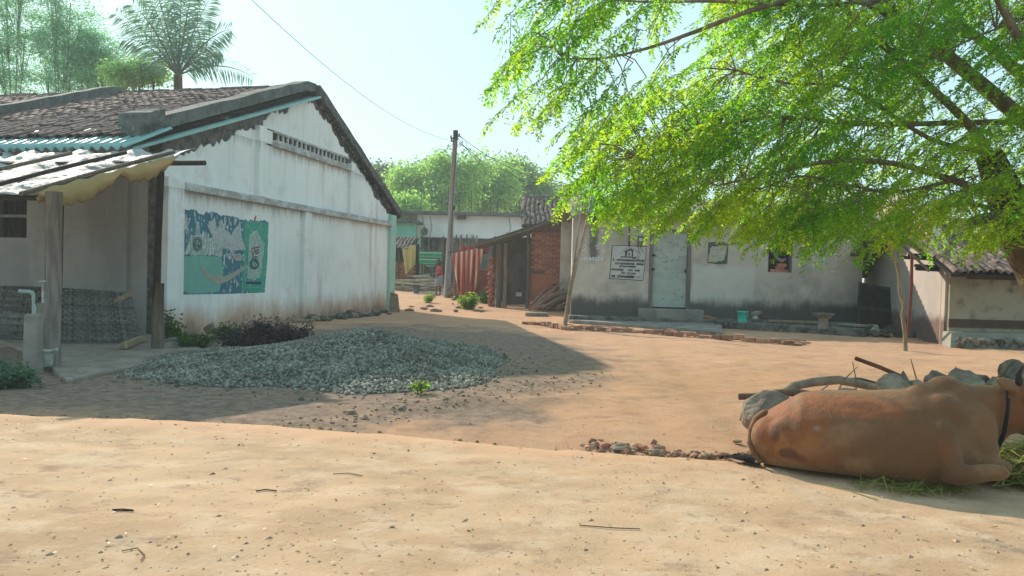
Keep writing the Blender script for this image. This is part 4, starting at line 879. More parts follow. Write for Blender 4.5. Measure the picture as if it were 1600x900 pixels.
wall(MB(), lambda u, v, w: Vector((X0 + (u - YW) * sk_ - w, u, v)), YW + .285, YW + 4.4, -.1, ZT + .2, .25).build('side_wall', GP, gr)
wall(MB(), lambda u, v, w: Vector((X1 + w, u, v)), YW + .285, YW + 4.4, -.1, ZT + .2, .25).build('side_wall', GP, gr)
MB().box(((X0 + X1) / 2, YW + 4.6, ZT / 2), X1 - X0, .25, ZT + .3).build('rear_wall', GP, gr)
MB().box(((X0 + X1) / 2, YW + 2.4, .05), X1 - X0 - .6, 4.0, .1).build('inner_floor', DARKW, gr)
# door
DOORM = mat('pale_green_door_sheet', (.43, .46, .40), (.34, .37, .325), 2.2, rough=.6, c3=(.22, .25, .23), stretch=(1, 1, 1.4), bump=.2)
dr_ = frbox(MB(), wfr, dx0 + .1, dx1 - .09, dz0 + .03, dz1 - .06, -.1, -.07).build('door', DOORM, gr)
FRM = mat('door_frame_wood', (.20, .17, .15), (.13, .11, .1), 5, stretch=(3, 3, .5))
for a, b in ((dx0 + .002, dx0 + .098), (dx1 - .088, dx1 - .002)): frbox(MB(), wfr, a, b, dz0, dz1, -.14, .012).build('door_jamb', FRM, gr, bevel=.006)
frbox(MB(), wfr, dx0 + .1, dx1 - .09, dz1 - .058, dz1 - .001, -.14, .01).build('door_head', FRM, gr)
for z in (dz0 + .95, dz0 + 1.3): frbox(MB(), wfr, dx0 + .06, dx0 + .14, z, z + .05, -.068, .03).build('hinge', BLACK, dr_)
frbox(MB(), wfr, dx1 - .14, dx1 - .11, dz0 + .9, dz0 + 1.0, -.068, -.03).build('handle', BLACK, dr_)
frbox(MB(), wfr, dx0 - .3, dx1 + .25, .12, dz0 - .005, .002, .42).build('door_step', CONC, gr, bevel=.02)
# window: dark, bars, loose bricks and hanging cloth
wi = frbox(MB(), wfr, wx0, wx1, wz0, wz1, -.27, -.25).build('window', BLACK, gr)
for k in range(6):
    x = wx0 + .06 + k * (wx1 - wx0 - .12) / 5; MB().tube([Vector((x, YW + .12, wz0)), Vector((x, YW + .12, wz1))], .008, 5).build('window_bar', BLACK, wi)
for a, b in ((wx0 + .002, wx0 + .04), (wx1 - .05, wx1 - .002)): frbox(MB(), wfr, a, b, wz0, wz1, -.2, -.05).build('window_jamb', FRM, wi)
for k, (dx, dz) in enumerate(((.2, 0), (.42, 0), (.33, .075), (.38, .15))):
    inst('brick', BRK[k], wi, Matrix.Translation((wx0 + dx - .02, YW + .05, wz0 + .036 + dz)))
c0 = D(1213, 375, YW + .1); P = [D(a, b, YW + .08) for a, b in ((1204, 374), (1207, 392), (1214, 404), (1222, 408), (1228, 405))]
MB().tube(P, [.05, .06, .045, .05, .03], 7, wob=.3).build('bundled_rag', mat('grey_rag', (.26, .24, .21), (.16, .15, .13), 8), wi, smooth=True)
# plinth (front ledge), mouldy
MB().prism([Vector((gx(890, 18.4), 18.15, -.1)), Vector((X1 + .05, 18.15, -.1)), Vector((X1 + .05, 18.15, .16)), Vector((gx(890, 18.4), 18.15, .17))], (0, .545, 0)).build('plinth', PLM, gr, bevel=.03)
# roof: corrugated sheets on the front slope
SHEET = mat('asbestos_sheet', (.27, .265, .25), (.17, .165, .155), 3, bump=.3, c3=(.36, .35, .33))
n_s = 9; wS = (X1 - X0 + .5) / n_s
for k in range(n_s):
    o_ = Vector((X0 - .2 + k * wS, YW - .38, ZT - .03 + (k % 2) * .012)); corrugated(o_, (1, 0, 0), (0, 2.7, .66), wS + .06, 2.85, .146, .028).build('roof_sheet', SHEET, gr, smooth=True, thick=.008)
    corrugated(o_ + Vector((0, 5.4, 0)), (1, 0, 0), (0, -2.7, .66), wS + .06, 2.85, .146, .028).build('roof_sheet', SHEET, gr, smooth=True, thick=.008)
for s_, xx in ((0, X0 - .0), (1, X1 - .25)):
    MB().prism([Vector((xx, YW + .29, ZT + .1)), Vector((xx + (1 - s_) * 4.5 * sk_, YW + 4.5, ZT + .1)), Vector((xx + (1 - s_) * 2.35 * sk_, YW + 2.35, ZT + .58))], (.25, 0, 0)).build('gable', GP, gr)
MB().tube([Vector((X1 - .3, YW + .6, ZT + .2)), Vector((X1 - .1, YW + .7, ZT + .35))], .15, 7).build('roof_bundle', DARKW, gr)
# service pipe, meter box on the front
MB().tube([D(984, 345, YW - .06), D(983, 385, YW - .06)], .018, 6).build('service_pipe', BLACK, gr)
mbx = frbox(MB(), wfr, gx(994), gx(1004), gzp(999, 384), gzp(999, 369), .002, .07).build('meter_box', mat('meter_box', (.2, .2, .15), (.12, .12, .09), 8), gr, bevel=.01)
frbox(MB(), wfr, gx(996), gx(1001), gzp(999, 377), gzp(999, 372), .072, .08).build('meter_dial', WTRIM, mbx)
P = [D(a, b, YW - .05) for a, b in ((1000, 384), (1003, 391), (1008, 397), (1008, 388))]; MB().tube(P, .006, 5).build('loose_wire', BLACK, gr)
P = [D(a, b, YW - .05) for a, b in ((997, 385), (999, 395), (995, 402), (988, 404))]; MB().tube(P, .006, 5).build('loose_wire', BLACK, gr)
# white painted scribbles left of the sign and right of the window
def wstroke(name, lines, m_, parent, r=.9, w0=.003):
    mb = MB(); lev = 0
    for L in lines:
        q = [(gx(a), gzp(a, b)) for a, b in L]; hw = r * .008
        for (s0, z0), (s1, z1) in zip(q, q[1:]):
            d = math.hypot(s1 - s0, z1 - z0) + 1e-6; nx_, nz_ = -(z1 - z0) / d * hw, (s1 - s0) / d * hw; ex, ez = (s1 - s0) / d * hw * .5, (z1 - z0) / d * hw * .5
            mb.prism([Vector((a, YW - w0 - lev, b)) for a, b in ((s0 - ex - nx_, z0 - ez - nz_), (s1 + ex - nx_, z1 + ez - nz_), (s1 + ex + nx_, z1 + ez + nz_), (s0 - ex + nx_, z0 - ez + nz_))], (0, -.0012, 0)); lev += .00003
    return mb.build(name, m_, parent)
CH_ = mat('chalk_white', (.72, .76, .74), (.6, .64, .62), 14, bump=0)
def scrib(px, py, w_, h, seq): return glyphs(px, py, px + w_ * len(seq), py, h, seq)
wstroke('chalk_lettering', scrib(910, 401.5, 4.6, 5.5, [3, 1, 0, 4, 2, 5, 3]) + [[(905, 404), (909, 407)]], CH_, gr, 1.1)
wstroke('chalk_lettering', [[(909, 392), (912, 388), (914, 395)], [(912, 382), (915, 386)], [(929, 385), (934, 383), (938, 380)], [(931, 389), (934, 387)], [(938, 380), (942, 385)], [(940, 391), (940, 396)], [(942, 389), (943, 394)]], CH_, gr, 1.3)
for L in ([[(1271, 401), (1268, 405), (1272, 408)], [(1278, 404), (1284, 410), (1286, 402)], [(1284, 399), (1288, 408)], [(1300, 398), (1306, 396), (1305, 408)], [(1268, 413), (1271, 418)], [(1298, 424), (1305, 425)]]): wstroke('chalk_stroke', [L], CH_, gr, 1.6)
# notice painted with house emblem
def sx_(x, y): return 935 + x / 7.44, 365 + y / 7.44
sg = thing('notice_board', 'white notice with house emblem and rows of black lettering left of the green door', 'sign', D(980, 437, YW - .01))
def spoly(name, pts, m_, w0, parent=sg): return MB().prism([Vector((gx(a), YW - w0, gzp(a, b))) for a, b in [sx_(*p) for p in pts]], (0, -.004, 0)).build(name, m_, parent)
SW = mat('notice_white', (.56, .53, .50), (.49, .46, .44), 5, bump=0); SB = mat('notice_black', (.035, .033, .035), (.05, .05, .05), 5, bump=0)
spoly('border', [(125, 525), (520, 548), (552, 145), (148, 132)], SB, .003); spoly('panel', [(134, 518), (514, 541), (546, 153), (155, 139)], SW, .009)
spoly('emblem_roof', [(285, 205), (365, 172), (400, 195), (395, 212), (360, 196), (300, 215)], SB, .014)
for L in ([(300, 262), (322, 262), (322, 205), (300, 212)], [(378, 264), (392, 264), (392, 210), (376, 205)], [(252, 264), (430, 270), (430, 282), (252, 276)], [(340, 258), (352, 258), (352, 215), (340, 218)]): spoly('emblem_bar', L, SB, .014)
def sline(x0, y0, x1, y1, h, n, seed):
    r = random.Random(seed); return [[sx_(*p) for p in L] for L in glyphs(x0, y0, x1, y1, h, [r.choice([0, 1, 2, 3, 4, 5, 0, 1, 4]) if r.random() > .08 else -1 for _ in range(n)])]
for k, (a, b, c, d, h, n) in enumerate(((160, 290, 528, 305, 26, 18), (185, 332, 520, 345, 26, 16), (238, 370, 430, 376, 20, 9), (150, 402, 290, 410, 24, 8), (338, 412, 478, 420, 24, 7), (262, 448, 432, 456, 22, 8), (148, 480, 400, 492, 28, 11))):
    wstroke('lettering', sline(a, b, c, d, h, n, k), SB, sg, .95 if k == 6 else .7, .0145)
wstroke('lettering', [[sx_(*p) for p in L] for L in ([(360, 488), (352, 512)], [(405, 515), (418, 488)], [(428, 505), (438, 505)], arc(378, 502, 8, 11, 0, 360), arc(395, 503, 8, 11, 0, 360), [(450, 506), (480, 507)])], SB, sg, .95, .0145)
wstroke('emblem_line', [[sx_(*p) for p in L] for L in (arc(350, 235, 88, 68, 10, 170), arc(405, 245, 72, 45, -60, 80))], SB, sg, .45, .0145)
pq = thing('paper_notice', 'small cream paper notice on a dark green painted patch right of the door', 'sign', D(1119, 411, YW - .01))
PG = paint('dark_green_patch', (.10, .13, .10), (.2, .2, .17), .6, .7, 6); PC = mat('aged_paper', (.50, .47, .38), (.43, .41, .34), 6, bump=0); PT = mat('tan_paper', (.46, .36, .22), (.4, .31, .2), 6, bump=0)
spoly('painted_patch', [(1258, 340), (1400, 358), (1490, 352), (1500, 120), (1440, 95), (1265, 100)], PG, .003, pq)
spoly('backing_paper', [(1265, 330), (1365, 335), (1470, 250), (1482, 138), (1380, 135), (1270, 240)], PT, .008, pq)
spoly('paper', [(1282, 310), (1420, 320), (1455, 300), (1462, 160), (1310, 148), (1285, 175)], PC, .0125, pq)
wstroke('print', [[sx_(*p) for p in L] for L in ([(1300, 185), (1452, 190)], [(1300, 248), (1380, 252)], [(1300, 265), (1350, 267)], [(1360, 285), (1440, 288)], [(1320, 165), (1335, 166)], [(1425, 170), (1445, 171)], arc(1375, 222, 12, 12, 0, 300), [(1285, 296), (1318, 298)])], mat('print_grey', (.13, .14, .12), bump=0), pq, .5, .0175)

# ------------------------------------------------------------------ ledge, paving, things in front of the house
lf = MB(); P = [G(895, 505), G(1000, 512), G(1080, 520), G(1130, 524), Vector((gx(1130, 18.1), 18.13, 0)), Vector((gx(890, 18.1), 18.13, 0))]
lf.prism([Vector((p.x, p.y, -.05)) for p in P], (0, 0, .13)).build('house_apron', CONC, bevel=.03)['kind'] = 'structure'
tr = thing('drain_kerb', 'low mouldy concrete wash ledge below the house window', 'ledge', G(1230, 520))
a, b = G(1115, 512), G(1350, 527); dd = (b - a).normalized(); nn = Vector((-dd.y, dd.x, 0))
MB().prism([a + ZV * -.05, b + ZV * -.05, b + nn * .3 + ZV * -.05, a + nn * .3 + ZV * -.05], (0, 0, .22)).build('kerb', PLM, tr, bevel=.03)
MB().prism([a + nn * .305 - ZV * .05, b + nn * .305 - ZV * .05, b + nn * 1.5 - ZV * .05, a + nn * 1.5 - ZV * .05], (0, 0, .12)).build('bed', DIRTY, tr)
kt = .19
def on_kerb(px, py, z=kt): return G(px, py, z)
b = on_kerb(1160, 503); t = thing('bucket', 'bright turquoise plastic bucket on the wash ledge', 'bucket', b); TQ = mat('turquoise_plastic', (.03, .42, .30), (.03, .38, .28), 4, rough=.4, bump=0, spec=.4)
MB().tube([b, b + ZV * .12, b + ZV * .235], [.095, .108, .122], 16).build('body', TQ, t, smooth=True); MB().tube([b + ZV * .22, b + ZV * .245], .13, 16).build('rim', TQ, t)
MB().tube([b + Vector((-.13, 0, .2)), b + Vector((-.1, -.1, .14)), b + Vector((0, -.14, .12)), b + Vector((.1, -.1, .14)), b + Vector((.13, 0, .2))], .005, 5).build('handle', TQ, t)
b = on_kerb(1180, 499); tag(MB().rock(b + ZV * .12, .2, .08, .15, 61, 2).build('stone_disc', STONE, loc=b), 'pale flat stone propped up behind the turquoise bucket', 'stone')
b = on_kerb(1180, 502); tag(MB().tube([b, b + ZV * .03, b + ZV * .09, b + ZV * .12, b + ZV * .13], [.05, .085, .085, .06, .065], 14).build('round_pot', mat('aluminium_pot', (.4, .4, .38), rough=.4, metal=.6), loc=b, smooth=True), 'small round metal pot beside the turquoise bucket', 'pot')
b = on_kerb(1286, 513); t = thing('wash_basin', 'wide grey basin on a pale cylindrical stand at the ledge', 'basin', b)
MB().tube([b, b + ZV * .03, b + ZV * .2], [.11, .1, .1], 14).build('stand', CONC, t, smooth=True); MB().tube([b + ZV * .2, b + ZV * .25, b + ZV * .31, b + ZV * .325, b + ZV * .31], [.11, .17, .235, .24, .21], 18).build('bowl', STONEB, t, smooth=True)
for (x0, x1, py, th, m_, lb) in ((1200, 1278, 503, .05, WOODP, 'long rotten plank lying on the wash ledge'), (1318, 1352, 508, .045, CONC, 'grey board at the right end of the wash ledge')):
    a, c = on_kerb(x0, py), on_kerb(x1, py + 3); d = c - a; tag(MB().box((a + c) / 2 + ZV * th * .5, d.length, .3, th, Matrix.Rotation(math.atan2(d.y, d.x), 3, 'Z')).build('plank', m_, loc=a, bevel=.008), lb, 'plank')
for k, (px, py, sx, sz, lb) in enumerate(((1102, 500, .3, .09, 'long reddish rubble stone on the apron below the paper notice'), (1126, 497, .12, .1, 'rounded tan stone on the apron beside the reddish rubble'), (1140, 502, .2, .05, 'flat dark stone between the rubble and the turquoise bucket'), (1310, 513, .12, .09, 'small dark block between the basin and the grey board'), (1328, 503, .08, .07, 'pale lump behind the grey board'))):
    p = G(px, py, .12); tag(MB().rock(p + ZV * sz * .5, sx, .12, sz, 70 + k).build('stone', (BRICK, STONET, STONEB, STONEB, CONC)[k], loc=p), lb, 'stone')
p = G(1366, 524); mb = MB()
for k in range(9): mb.rock(p + Vector((random.gauss(0, .06), random.gauss(0, .05), .06 + k * .02)), .09, .08, .06, k, 1, .8)
tag(mb.build('plastic_bag', mat('pale_green_plastic', (.40, .46, .34), (.3, .36, .28), 8, rough=.5), loc=p), 'crumpled pale green plastic bag at the corner of the house', 'bag')
# brick edging and loose brick paving
BRD = mat('dusty_brick', (.40, .225, .155), (.30, .16, .11), 9, rnd=.3, c3=(.47, .33, .23)); BKD = [brick_mesh('dusty_brick', .2, .1, .085, BRD, 10 + i) for i in range(4)]
be = thing('brick_edging', 'curving row of weathered red edging bricks in front of the grey house', 'edging', G(1000, 516)); pth = [(822, 507), (850, 510), (885, 516), (940, 519), (1000, 521), (1060, 526), (1120, 530), (1190, 536), (1256, 541)]
PP = [G(*q) for q in pth]; seg = []
for a, b in zip(PP, PP[1:]):
    k = max(1, int((b - a).length / .2))
    seg += [(a.lerp(b, i / k), b - a) for i in range(k)]
for i, (p, d) in enumerate(seg): inst('brick', BKD[i % 4], be, Matrix.Translation(p + Vector((0, random.gauss(0, .02), .05 + random.gauss(0, .014)))) @ Matrix.Rotation(math.atan2(d.y, d.x) + random.gauss(0, .1), 4, 'Z') @ Matrix.Rotation(random.gauss(0, .06), 4, 'Y') @ Matrix.Scale(.9, 4))
pv = thing('brick_paving', 'sunken red brick paving between the edging row and the house apron', 'paving', G(960, 513))
for r in range(1, 13):
    for i, (p, d) in enumerate(seg):
        if random.random() < .12: continue
        dn_ = d.normalized(); off = Vector((-dn_.y, dn_.x, 0)) * (r * .125); q = p + off + dn_ * ((r % 2) * .1)
        if q.y > 17.4 or (r > 5 and random.random() < .06 * (r - 5)) : continue
        if q.x > G(1100, 515).x and r > 7: continue
        inst('brick', BKD[(i + r) % 4], pv, Matrix.Translation(q + Vector((0, 0, -.018 + random.gauss(0, .012)))) @ Matrix.Rotation(math.atan2(d.y, d.x) + random.gauss(0, .05), 4, 'Z') @ Matrix.Scale(.88, 4))
# props: leaning stick post at the house corner
p = G(881, 514); t = thing('prop_stick', 'leaning forked wooden post at the left corner of the grey house', 'post', p)
MB().tube([p - ZV * .1, p.lerp(D(893, 440, 16.1), .9), D(903, 402, 16.3), D(917, 346, 16.5)], [.055, .045, .04, .03], 7, wob=.15).build('shaft', WOODP, t)
MB().tube([D(887, 490, 16.0), D(893, 440, 16.0), D(902, 370, 16.6), D(909, 320, 17.6)], [.03, .024, .02, .016], 6).build('side_stick', WOODP, t)
MB().tube([D(890, 462, 16.02), D(896, 465, 16.0)], .035, 7).build('binding', PVC, t)
# plastic sheet hung over the corner of the roof
mb = MB(); tl, tr2, br_, bl_ = D(903, 322, 18.2), D(935, 300, 18.9), D(930, 330, 18.1), D(888, 345, 18.1)
mb.grid(lambda a, b: tl.lerp(tr2, a).lerp(bl_.lerp(br_, a), b) + Vector((0, -.12 * math.sin(a * 9 + b * 5), .06 * math.sin(b * 7 + a * 3))), 16, 12)
tag(mb.build('plastic_sheet', leafmat('white_plastic_film', (.45, .48, .5), (.45, .48, .5), .1, .4), loc=tl, smooth=True, thick=.004), 'white plastic sheet draped over the left roof corner of the grey house', 'tarpaulin')
# second prop pole
p = G(1415, 548); t = thing('prop_pole', 'thin crooked bare pole standing in front of the mud house', 'pole', p)
Yp = p.y; MB().tube([p - ZV * .1, D(1414, 520, Yp), D(1410, 492, Yp), D(1413, 478, Yp), D(1406, 455, Yp), D(1405, 430, Yp), D(1400, 405, Yp), D(1392, 385, Yp), D(1386, 372, Yp)], [.04, .036, .034, .034, .03, .028, .028, .025, .018], 8, wob=.12).build('shaft', WOODP, t, smooth=True)
MB().tube([D(1400, 405, Yp), D(1396, 393, Yp), D(1394, 380, Yp)], [.02, .016, .01], 6).build('fork', WOOD, t)
# ------------------------------------------------------------------ mud house on the right
A0 = G(1476, 535); A0 = Vector((A0.x, 14.3, 0)); A0.x = D(1476, 500, 14.3).x
YM = 14.3; X9 = A0.x
MUD = NT('mud_plaster'); v = MUD.co(world=True); z = MUD.sep(v)[2]
c = MUD.mix(ramp_noise(MUD, v, 1.3, .35, .65, detail=7), (.34, .30, .22), (.26, .23, .17)); c = MUD.mix(ramp_noise(MUD, v, 3.6, .5, .7, detail=7), c, (.16, .135, .10))
MUD.base(c).rough(.95); MUD.bump(MUD.noise(5, v, 7), .5, .03); MUD = MUD.m
REDM = mat('dark_red_mud', (.11, .06, .048), (.08, .045, .038), 4, bump=.5); PEACH = NT('peach_limewash'); v = PEACH.co(world=True); z = PEACH.sep(v)[2]
c = PEACH.mix(ramp_noise(PEACH, v, 1.1, .35, .7, detail=7), (.45, .37, .31), (.36, .31, .275))
zz = PEACH.math('ADD', z, PEACH.math('MULTIPLY', PEACH.math('SUBTRACT', PEACH.noise(1.6, v, 6, .6), .5), .55)); c = PEACH.mix(PEACH.ss(zz, .38, .62, .9, 0), c, (.13, .07, .055))
c = PEACH.mix(ramp_noise(PEACH, PEACH.co((6, 6, .8), True), 2.2, .62, .7, detail=4), c, (.30, .38, .40)); PEACH.base(c).rough(.95); PEACH.bump(PEACH.noise(5, v, 7), .35, .02); PEACH = PEACH.m
mh = thing('mud_house', 'low mud-walled house with dark clay tile roof at the right edge', 'house', A0)
B0 = Vector((D(1349, 480, 20.3).x, 20.3, 0)); sd = (B0 - A0).normalized(); sn = Vector((-sd.y, sd.x, 0))
ze = D(1500, 428, YM - .5).z
mfr = lambda u, v, w: Vector((X9 + u, YM - .07 - w, v))
wall(MB(), mfr, .04, 4.2, -.1, ze + .15, .3).build('front_wall', MUD, mh)
frbox(MB(), mfr, .03, 4.2, D(1530, 512, YM).z, D(1530, 499, YM).z, .001, .02).build('red_band', REDM, mh)
frbox(MB(), mfr, .35, 2.4, ze - .09, ze + .12, .001, .04).build('red_lintel', REDM, mh)
MB().prism([Vector((X9 - .2, YM - .55, -.1)), Vector((X9 + 4.2, YM - .55, -.1)), Vector((X9 + 4.2, YM - .32, .30)), Vector((X9 - .05, YM - .32, .27))], (0, .28, 0)).build('plinth', mat('pale_mud', (.32, .3, .24), (.22, .2, .16), 3), mh)
mb = MB()
for k in range(46): mb.rock(Vector((X9 - .1 + k * .09, YM - .6 + random.uniform(-.05, .05), .06 + random.uniform(0, .1))), .09, .09, .08, k, 1, .6)
mb.build('rubble_footing', STONEB, mh)
# side wall, gable top rising to the ridge
sw = MB(); L_ = (B0 - A0).length; hA, hB = ze + .1, D(1352, 352, 20.2).z + .6
pr = [(0.02, -.1), (L_, -.1), (L_, hB), (L_ * .62, hB), (L_ * .3, ze + 1.35), (0.02, hA)]
sw.prism([A0 + sd * u + sn * .003 + ZV * v for u, v in pr], -sn * .28).build('side_wall', PEACH, mh)
for px0, py0, px1, py1 in ((1408, 402, 1440, 404), (1430, 415, 1462, 417), (1432, 420, 1460, 422), (1420, 398, 1455, 400)):
    a = D(px0, py0, YM + .2); c = D(px1 + 40, py1 + 2, YM + .6); MB().tube([a, c], .035, 6).build('purlin', DARKW, mh)
a = D(1425, 398, YM + .1); c = D(1420, 495, YM + .4); MB().tube([a, a.lerp(c, .5) + Vector((.02, 0, 0)), Vector((c.x, c.y, .1))], .03, 6).build('side_post', mat('red_stick', (.2, .06, .045)), mh)
ev3 = Vector((X9 - .22, YM - .55, ze + .02)); tile_roof(mh, ev3, (1, 0, 0), Vector((0, 3.0, 1.25)), 4.6, 3.2, TILER, pw=.145, pl=.15, keep=300, wavy=.7)
MB().prism([Vector((X9 - .1, YM + 2.4, ze + 1.2)), Vector((X9 + 4.4, YM + 2.4, ze + 1.2)), Vector((X9 + 4.4, YM + 5.8, ze - .1)), Vector((X9 + .3, YM + 5.8, ze - .1))], (0, 0, .08)).build('rear_slope', TILER, mh)
MB().tube([D(1412, 385, YM - .2), D(1452, 424, YM - .45)], .025, 6).build('barge_pole', WOOD, mh)
mb = MB()
for k in range(40): mb.rock(G(1355 + k * 3.2, 521 + random.uniform(-6, 6) + (k > 20) * 4) + ZV * .05, .16, .14, random.uniform(.06, .16), k + 200, 1, .6)
o = mb.build('rubble_bank', mat('dark_earth', (.10, .085, .07), (.06, .05, .045), 5, bump=.8)); o['kind'] = 'stuff'; tag(o, 'dark bank of earth and rubble at the foot of the mud house side wall', 'rubble')
# dark door leaf leaning between the two houses
a, b, c, d = D(1339, 500, 17.6), D(1392, 502, 17.6), D(1401, 451, 17.9), D(1343, 441, 17.9); a.z = b.z = .0
lp = thing('door_leaf', 'black wooden door leaf leaning in the gap between the houses', 'door', (a + b) / 2)
MB().prism([a, b, c, d], (0, .04, 0)).build('panel', DARKW, lp)
for t0, t1, s0, s1 in ((0, .06, 0, 1), (.94, 1, 0, 1), (.06, .94, 0, .07), (.06, .94, .45, .52), (.06, .94, .93, 1)):
    f = lambda u, v: a.lerp(b, u).lerp(d.lerp(c, u), v) + Vector((0, -.02, 0))
    MB().prism([f(t0, s0), f(t1, s0), f(t1, s1), f(t0, s1)], (0, .018, 0)).build('rail', mat('dark_door', (.06, .055, .05), (.04, .035, .03), 4) if 'dark_door' not in bpy.data.materials else bpy.data.materials['dark_door'], lp)
# ------------------------------------------------------------------ the big feathery tree
def inpoly(px, py, poly):
    px = np.asarray(px); py = np.asarray(py); r = np.zeros(px.shape, bool); n = len(poly)
    for i in range(n):
        (x0, y0), (x1, y1) = poly[i], poly[(i + 1) % n]
        c = ((y0 > py) != (y1 > py)) & (px < (x1 - x0) * (py - y0) / (y1 - y0 + 1e-9) + x0); r ^= c
    return r
def Dn(px, py, Y):
    u = px - 800; v = 450 - py; x = (u * _cr - v * _sr) / F; y = (u * _sr + v * _cr) / F; dy = _cp + y * _sp; t = Y / dy
    return np.stack([x * t, np.broadcast_to(Y, np.shape(px)), CH + (-_sp + y * _cp) * t], -1)
tb_ = Vector((6.45, 8.3, 0))
bt = thing('feathery_tree', 'large spreading tree with bright feathery green leaves over the right side', 'tree', tb_)
trunk = [tb_ - ZV * .2, Vector((6.35, 8.3, .6)), D(1640, 440, 8.3), D(1608, 385, 8.3), D(1583, 330, 8.25), D(1560, 280, 8.2), D(1545, 240, 8.2)]
MB().tube(trunk, [.42, .33, .28, .24, .20, .17, .13], 12, wob=.16).build('trunk', BARK, bt, smooth=True)
LIMB = mat('limb_bark', (.24, .17, .12), (.14, .10, .07), 7, bump=.6, bs=25, bd=.01)
limbs = [
 ([(1640, 420, 8.4), (1660, 300, 8.5), (1640, 225, 8.5), (1590, 180, 8.4), (1510, 112, 8.3), (1440, 55, 8.2), (1380, 0, 8.1), (1310, -70, 8.0)], .17, .05),
 ([(1660, 300, 8.5), (1640, 170, 8.8), (1560, 85, 8.8), (1490, 25, 8.9), (1450, -60, 9)], .13, .04),
 ([(1545, 240, 8.2), (1505, 185, 8.0), (1400, 88, 7.8), (1300, -5, 7.6), (1250, -60, 7.5)], .07, .025),
 ([(1560, 280, 8.2), (1545, 300, 8.0), (1490, 282, 7.8), (1400, 256, 7.6), (1300, 252, 7.4), (1200, 273, 7.2), (1120, 290, 7.1)], .075, .01),
 ([(1590, 190, 8.4), (1490, 192, 8.1), (1350, 194, 7.9), (1200, 183, 7.6), (1120, 205, 7.5), (1058, 230, 7.4), (1000, 247, 7.3)], .05, .008),
 ([(1583, 330, 8.25), (1560, 338, 8.1), (1530, 343, 7.9), (1514, 351, 7.85)], .09, .065),
 ([(1510, 112, 8.3), (1420, 40, 8.0), (1300, -10, 7.6), (1190, 11, 7.2), (1085, 50, 7.0), (1016, 74, 6.9), (947, 90, 6.8), (880, 92, 6.7)], .055, .008),
 ([(1380, 0, 8.1), (1280, 8, 7.6), (1120, 2, 7.1), (1010, 3, 6.9), (900, -5, 6.8)], .035, .008),
 ([(1545, 240, 8.2), (1450, 215, 7.9), (1330, 140, 7.7), (1230, 130, 7.5), (1150, 110, 7.4)], .04, .008),
 ([(1490, 282, 7.8), (1400, 300, 7.5), (1330, 290, 7.4), (1250, 275, 7.3), (1180, 300, 7.2)], .03, .007),
 ([(1583, 330, 8.25), (1500, 320, 8.3), (1420, 340, 8.4), (1360, 350, 8.4)], .04, .008),
 ([(1608, 385, 8.3), (1660, 250, 7.8), (1620, 120, 7.4), (1560, 0, 7.2), (1530, -60, 7.1)], .1, .03),
 ([(1600, 28, 7.6), (1520, 60, 7.5), (1440, 96, 7.4), (1360, 108, 7.4), (1250, 92, 7.3)], .016, .006)]
NODES = []
for pts, r0, r1 in limbs:
    P = [D(*p) for p in pts]; Q = []
    for i in range(len(P) - 1):
        a = P[max(i - 1, 0)]; b, c = P[i], P[i + 1]; d = P[min(i + 2, len(P) - 1)]
        for k in range(5):
            t = k / 5; Q.append(.5 * ((2 * b) + (c - a) * t + (2 * a - 5 * b + 4 * c - d) * t * t + (3 * b - a - 3 * c + d) * t ** 3))
    Q.append(P[-1]); n = len(Q); NODES += [tuple(q) for q in Q[3:]]
    MB().tube(Q, [.78 * (r0 + (r1 - r0) * (i / (n - 1)) ** .8) for i in range(n)], 8 if r0 > .03 else 6).build('limb', LIMB, bt, smooth=True)
NODES = np.array(NODES)
polyA = [(900, 238), (960, 203), (1010, 178), (1060, 132), (1090, 92), (1075, 58), (1100, 18), (1120, -70), (1760, -70), (1760, 420), (1600, 372), (1560, 378), (1500, 374), (1440, 370), (1400, 386), (1370, 385), (1350, 350), (1300, 372), (1240, 372), (1170, 358), (1120, 342), (1060, 338), (1000, 334), (955, 320), (925, 300), (900, 286)]
polyB = [(788, -60), (785, 60), (800, 160), (850, 180), (905, 182), (960, 165), (1005, 130), (1010, 100), (965, 70), (1010, 30), (1090, -60)]
def sprays(poly, n, Y0, Y1, dirx=-.75, dens=None):
    """leafy branchlets whose middle lies in the outline"""
    x0, x1 = min(p[0] for p in poly), max(p[0] for p in poly); y0, y1 = min(p[1] for p in poly), max(p[1] for p in poly); out = []
    while len(out) < n:
        px, py = random.uniform(x0, x1), random.uniform(y0, y1)
        if not inpoly(np.array([px]), np.array([py]), poly)[0]: continue
        if dens is not None and random.random() > dens(px, py): continue
        out.append((px, py, random.uniform(Y0, Y1)))
    return out
seedsA = sprays(polyA, 880, 6.9, 9.2, dens=lambda x, y: .35 + 1.0 * float(fbm(x * .011, y * .013, 3, 77) > .40)); seedsB = sprays(polyB, 60, 6.3, 7.4)
tw = MB(); RA = []; RD = []; RL = []
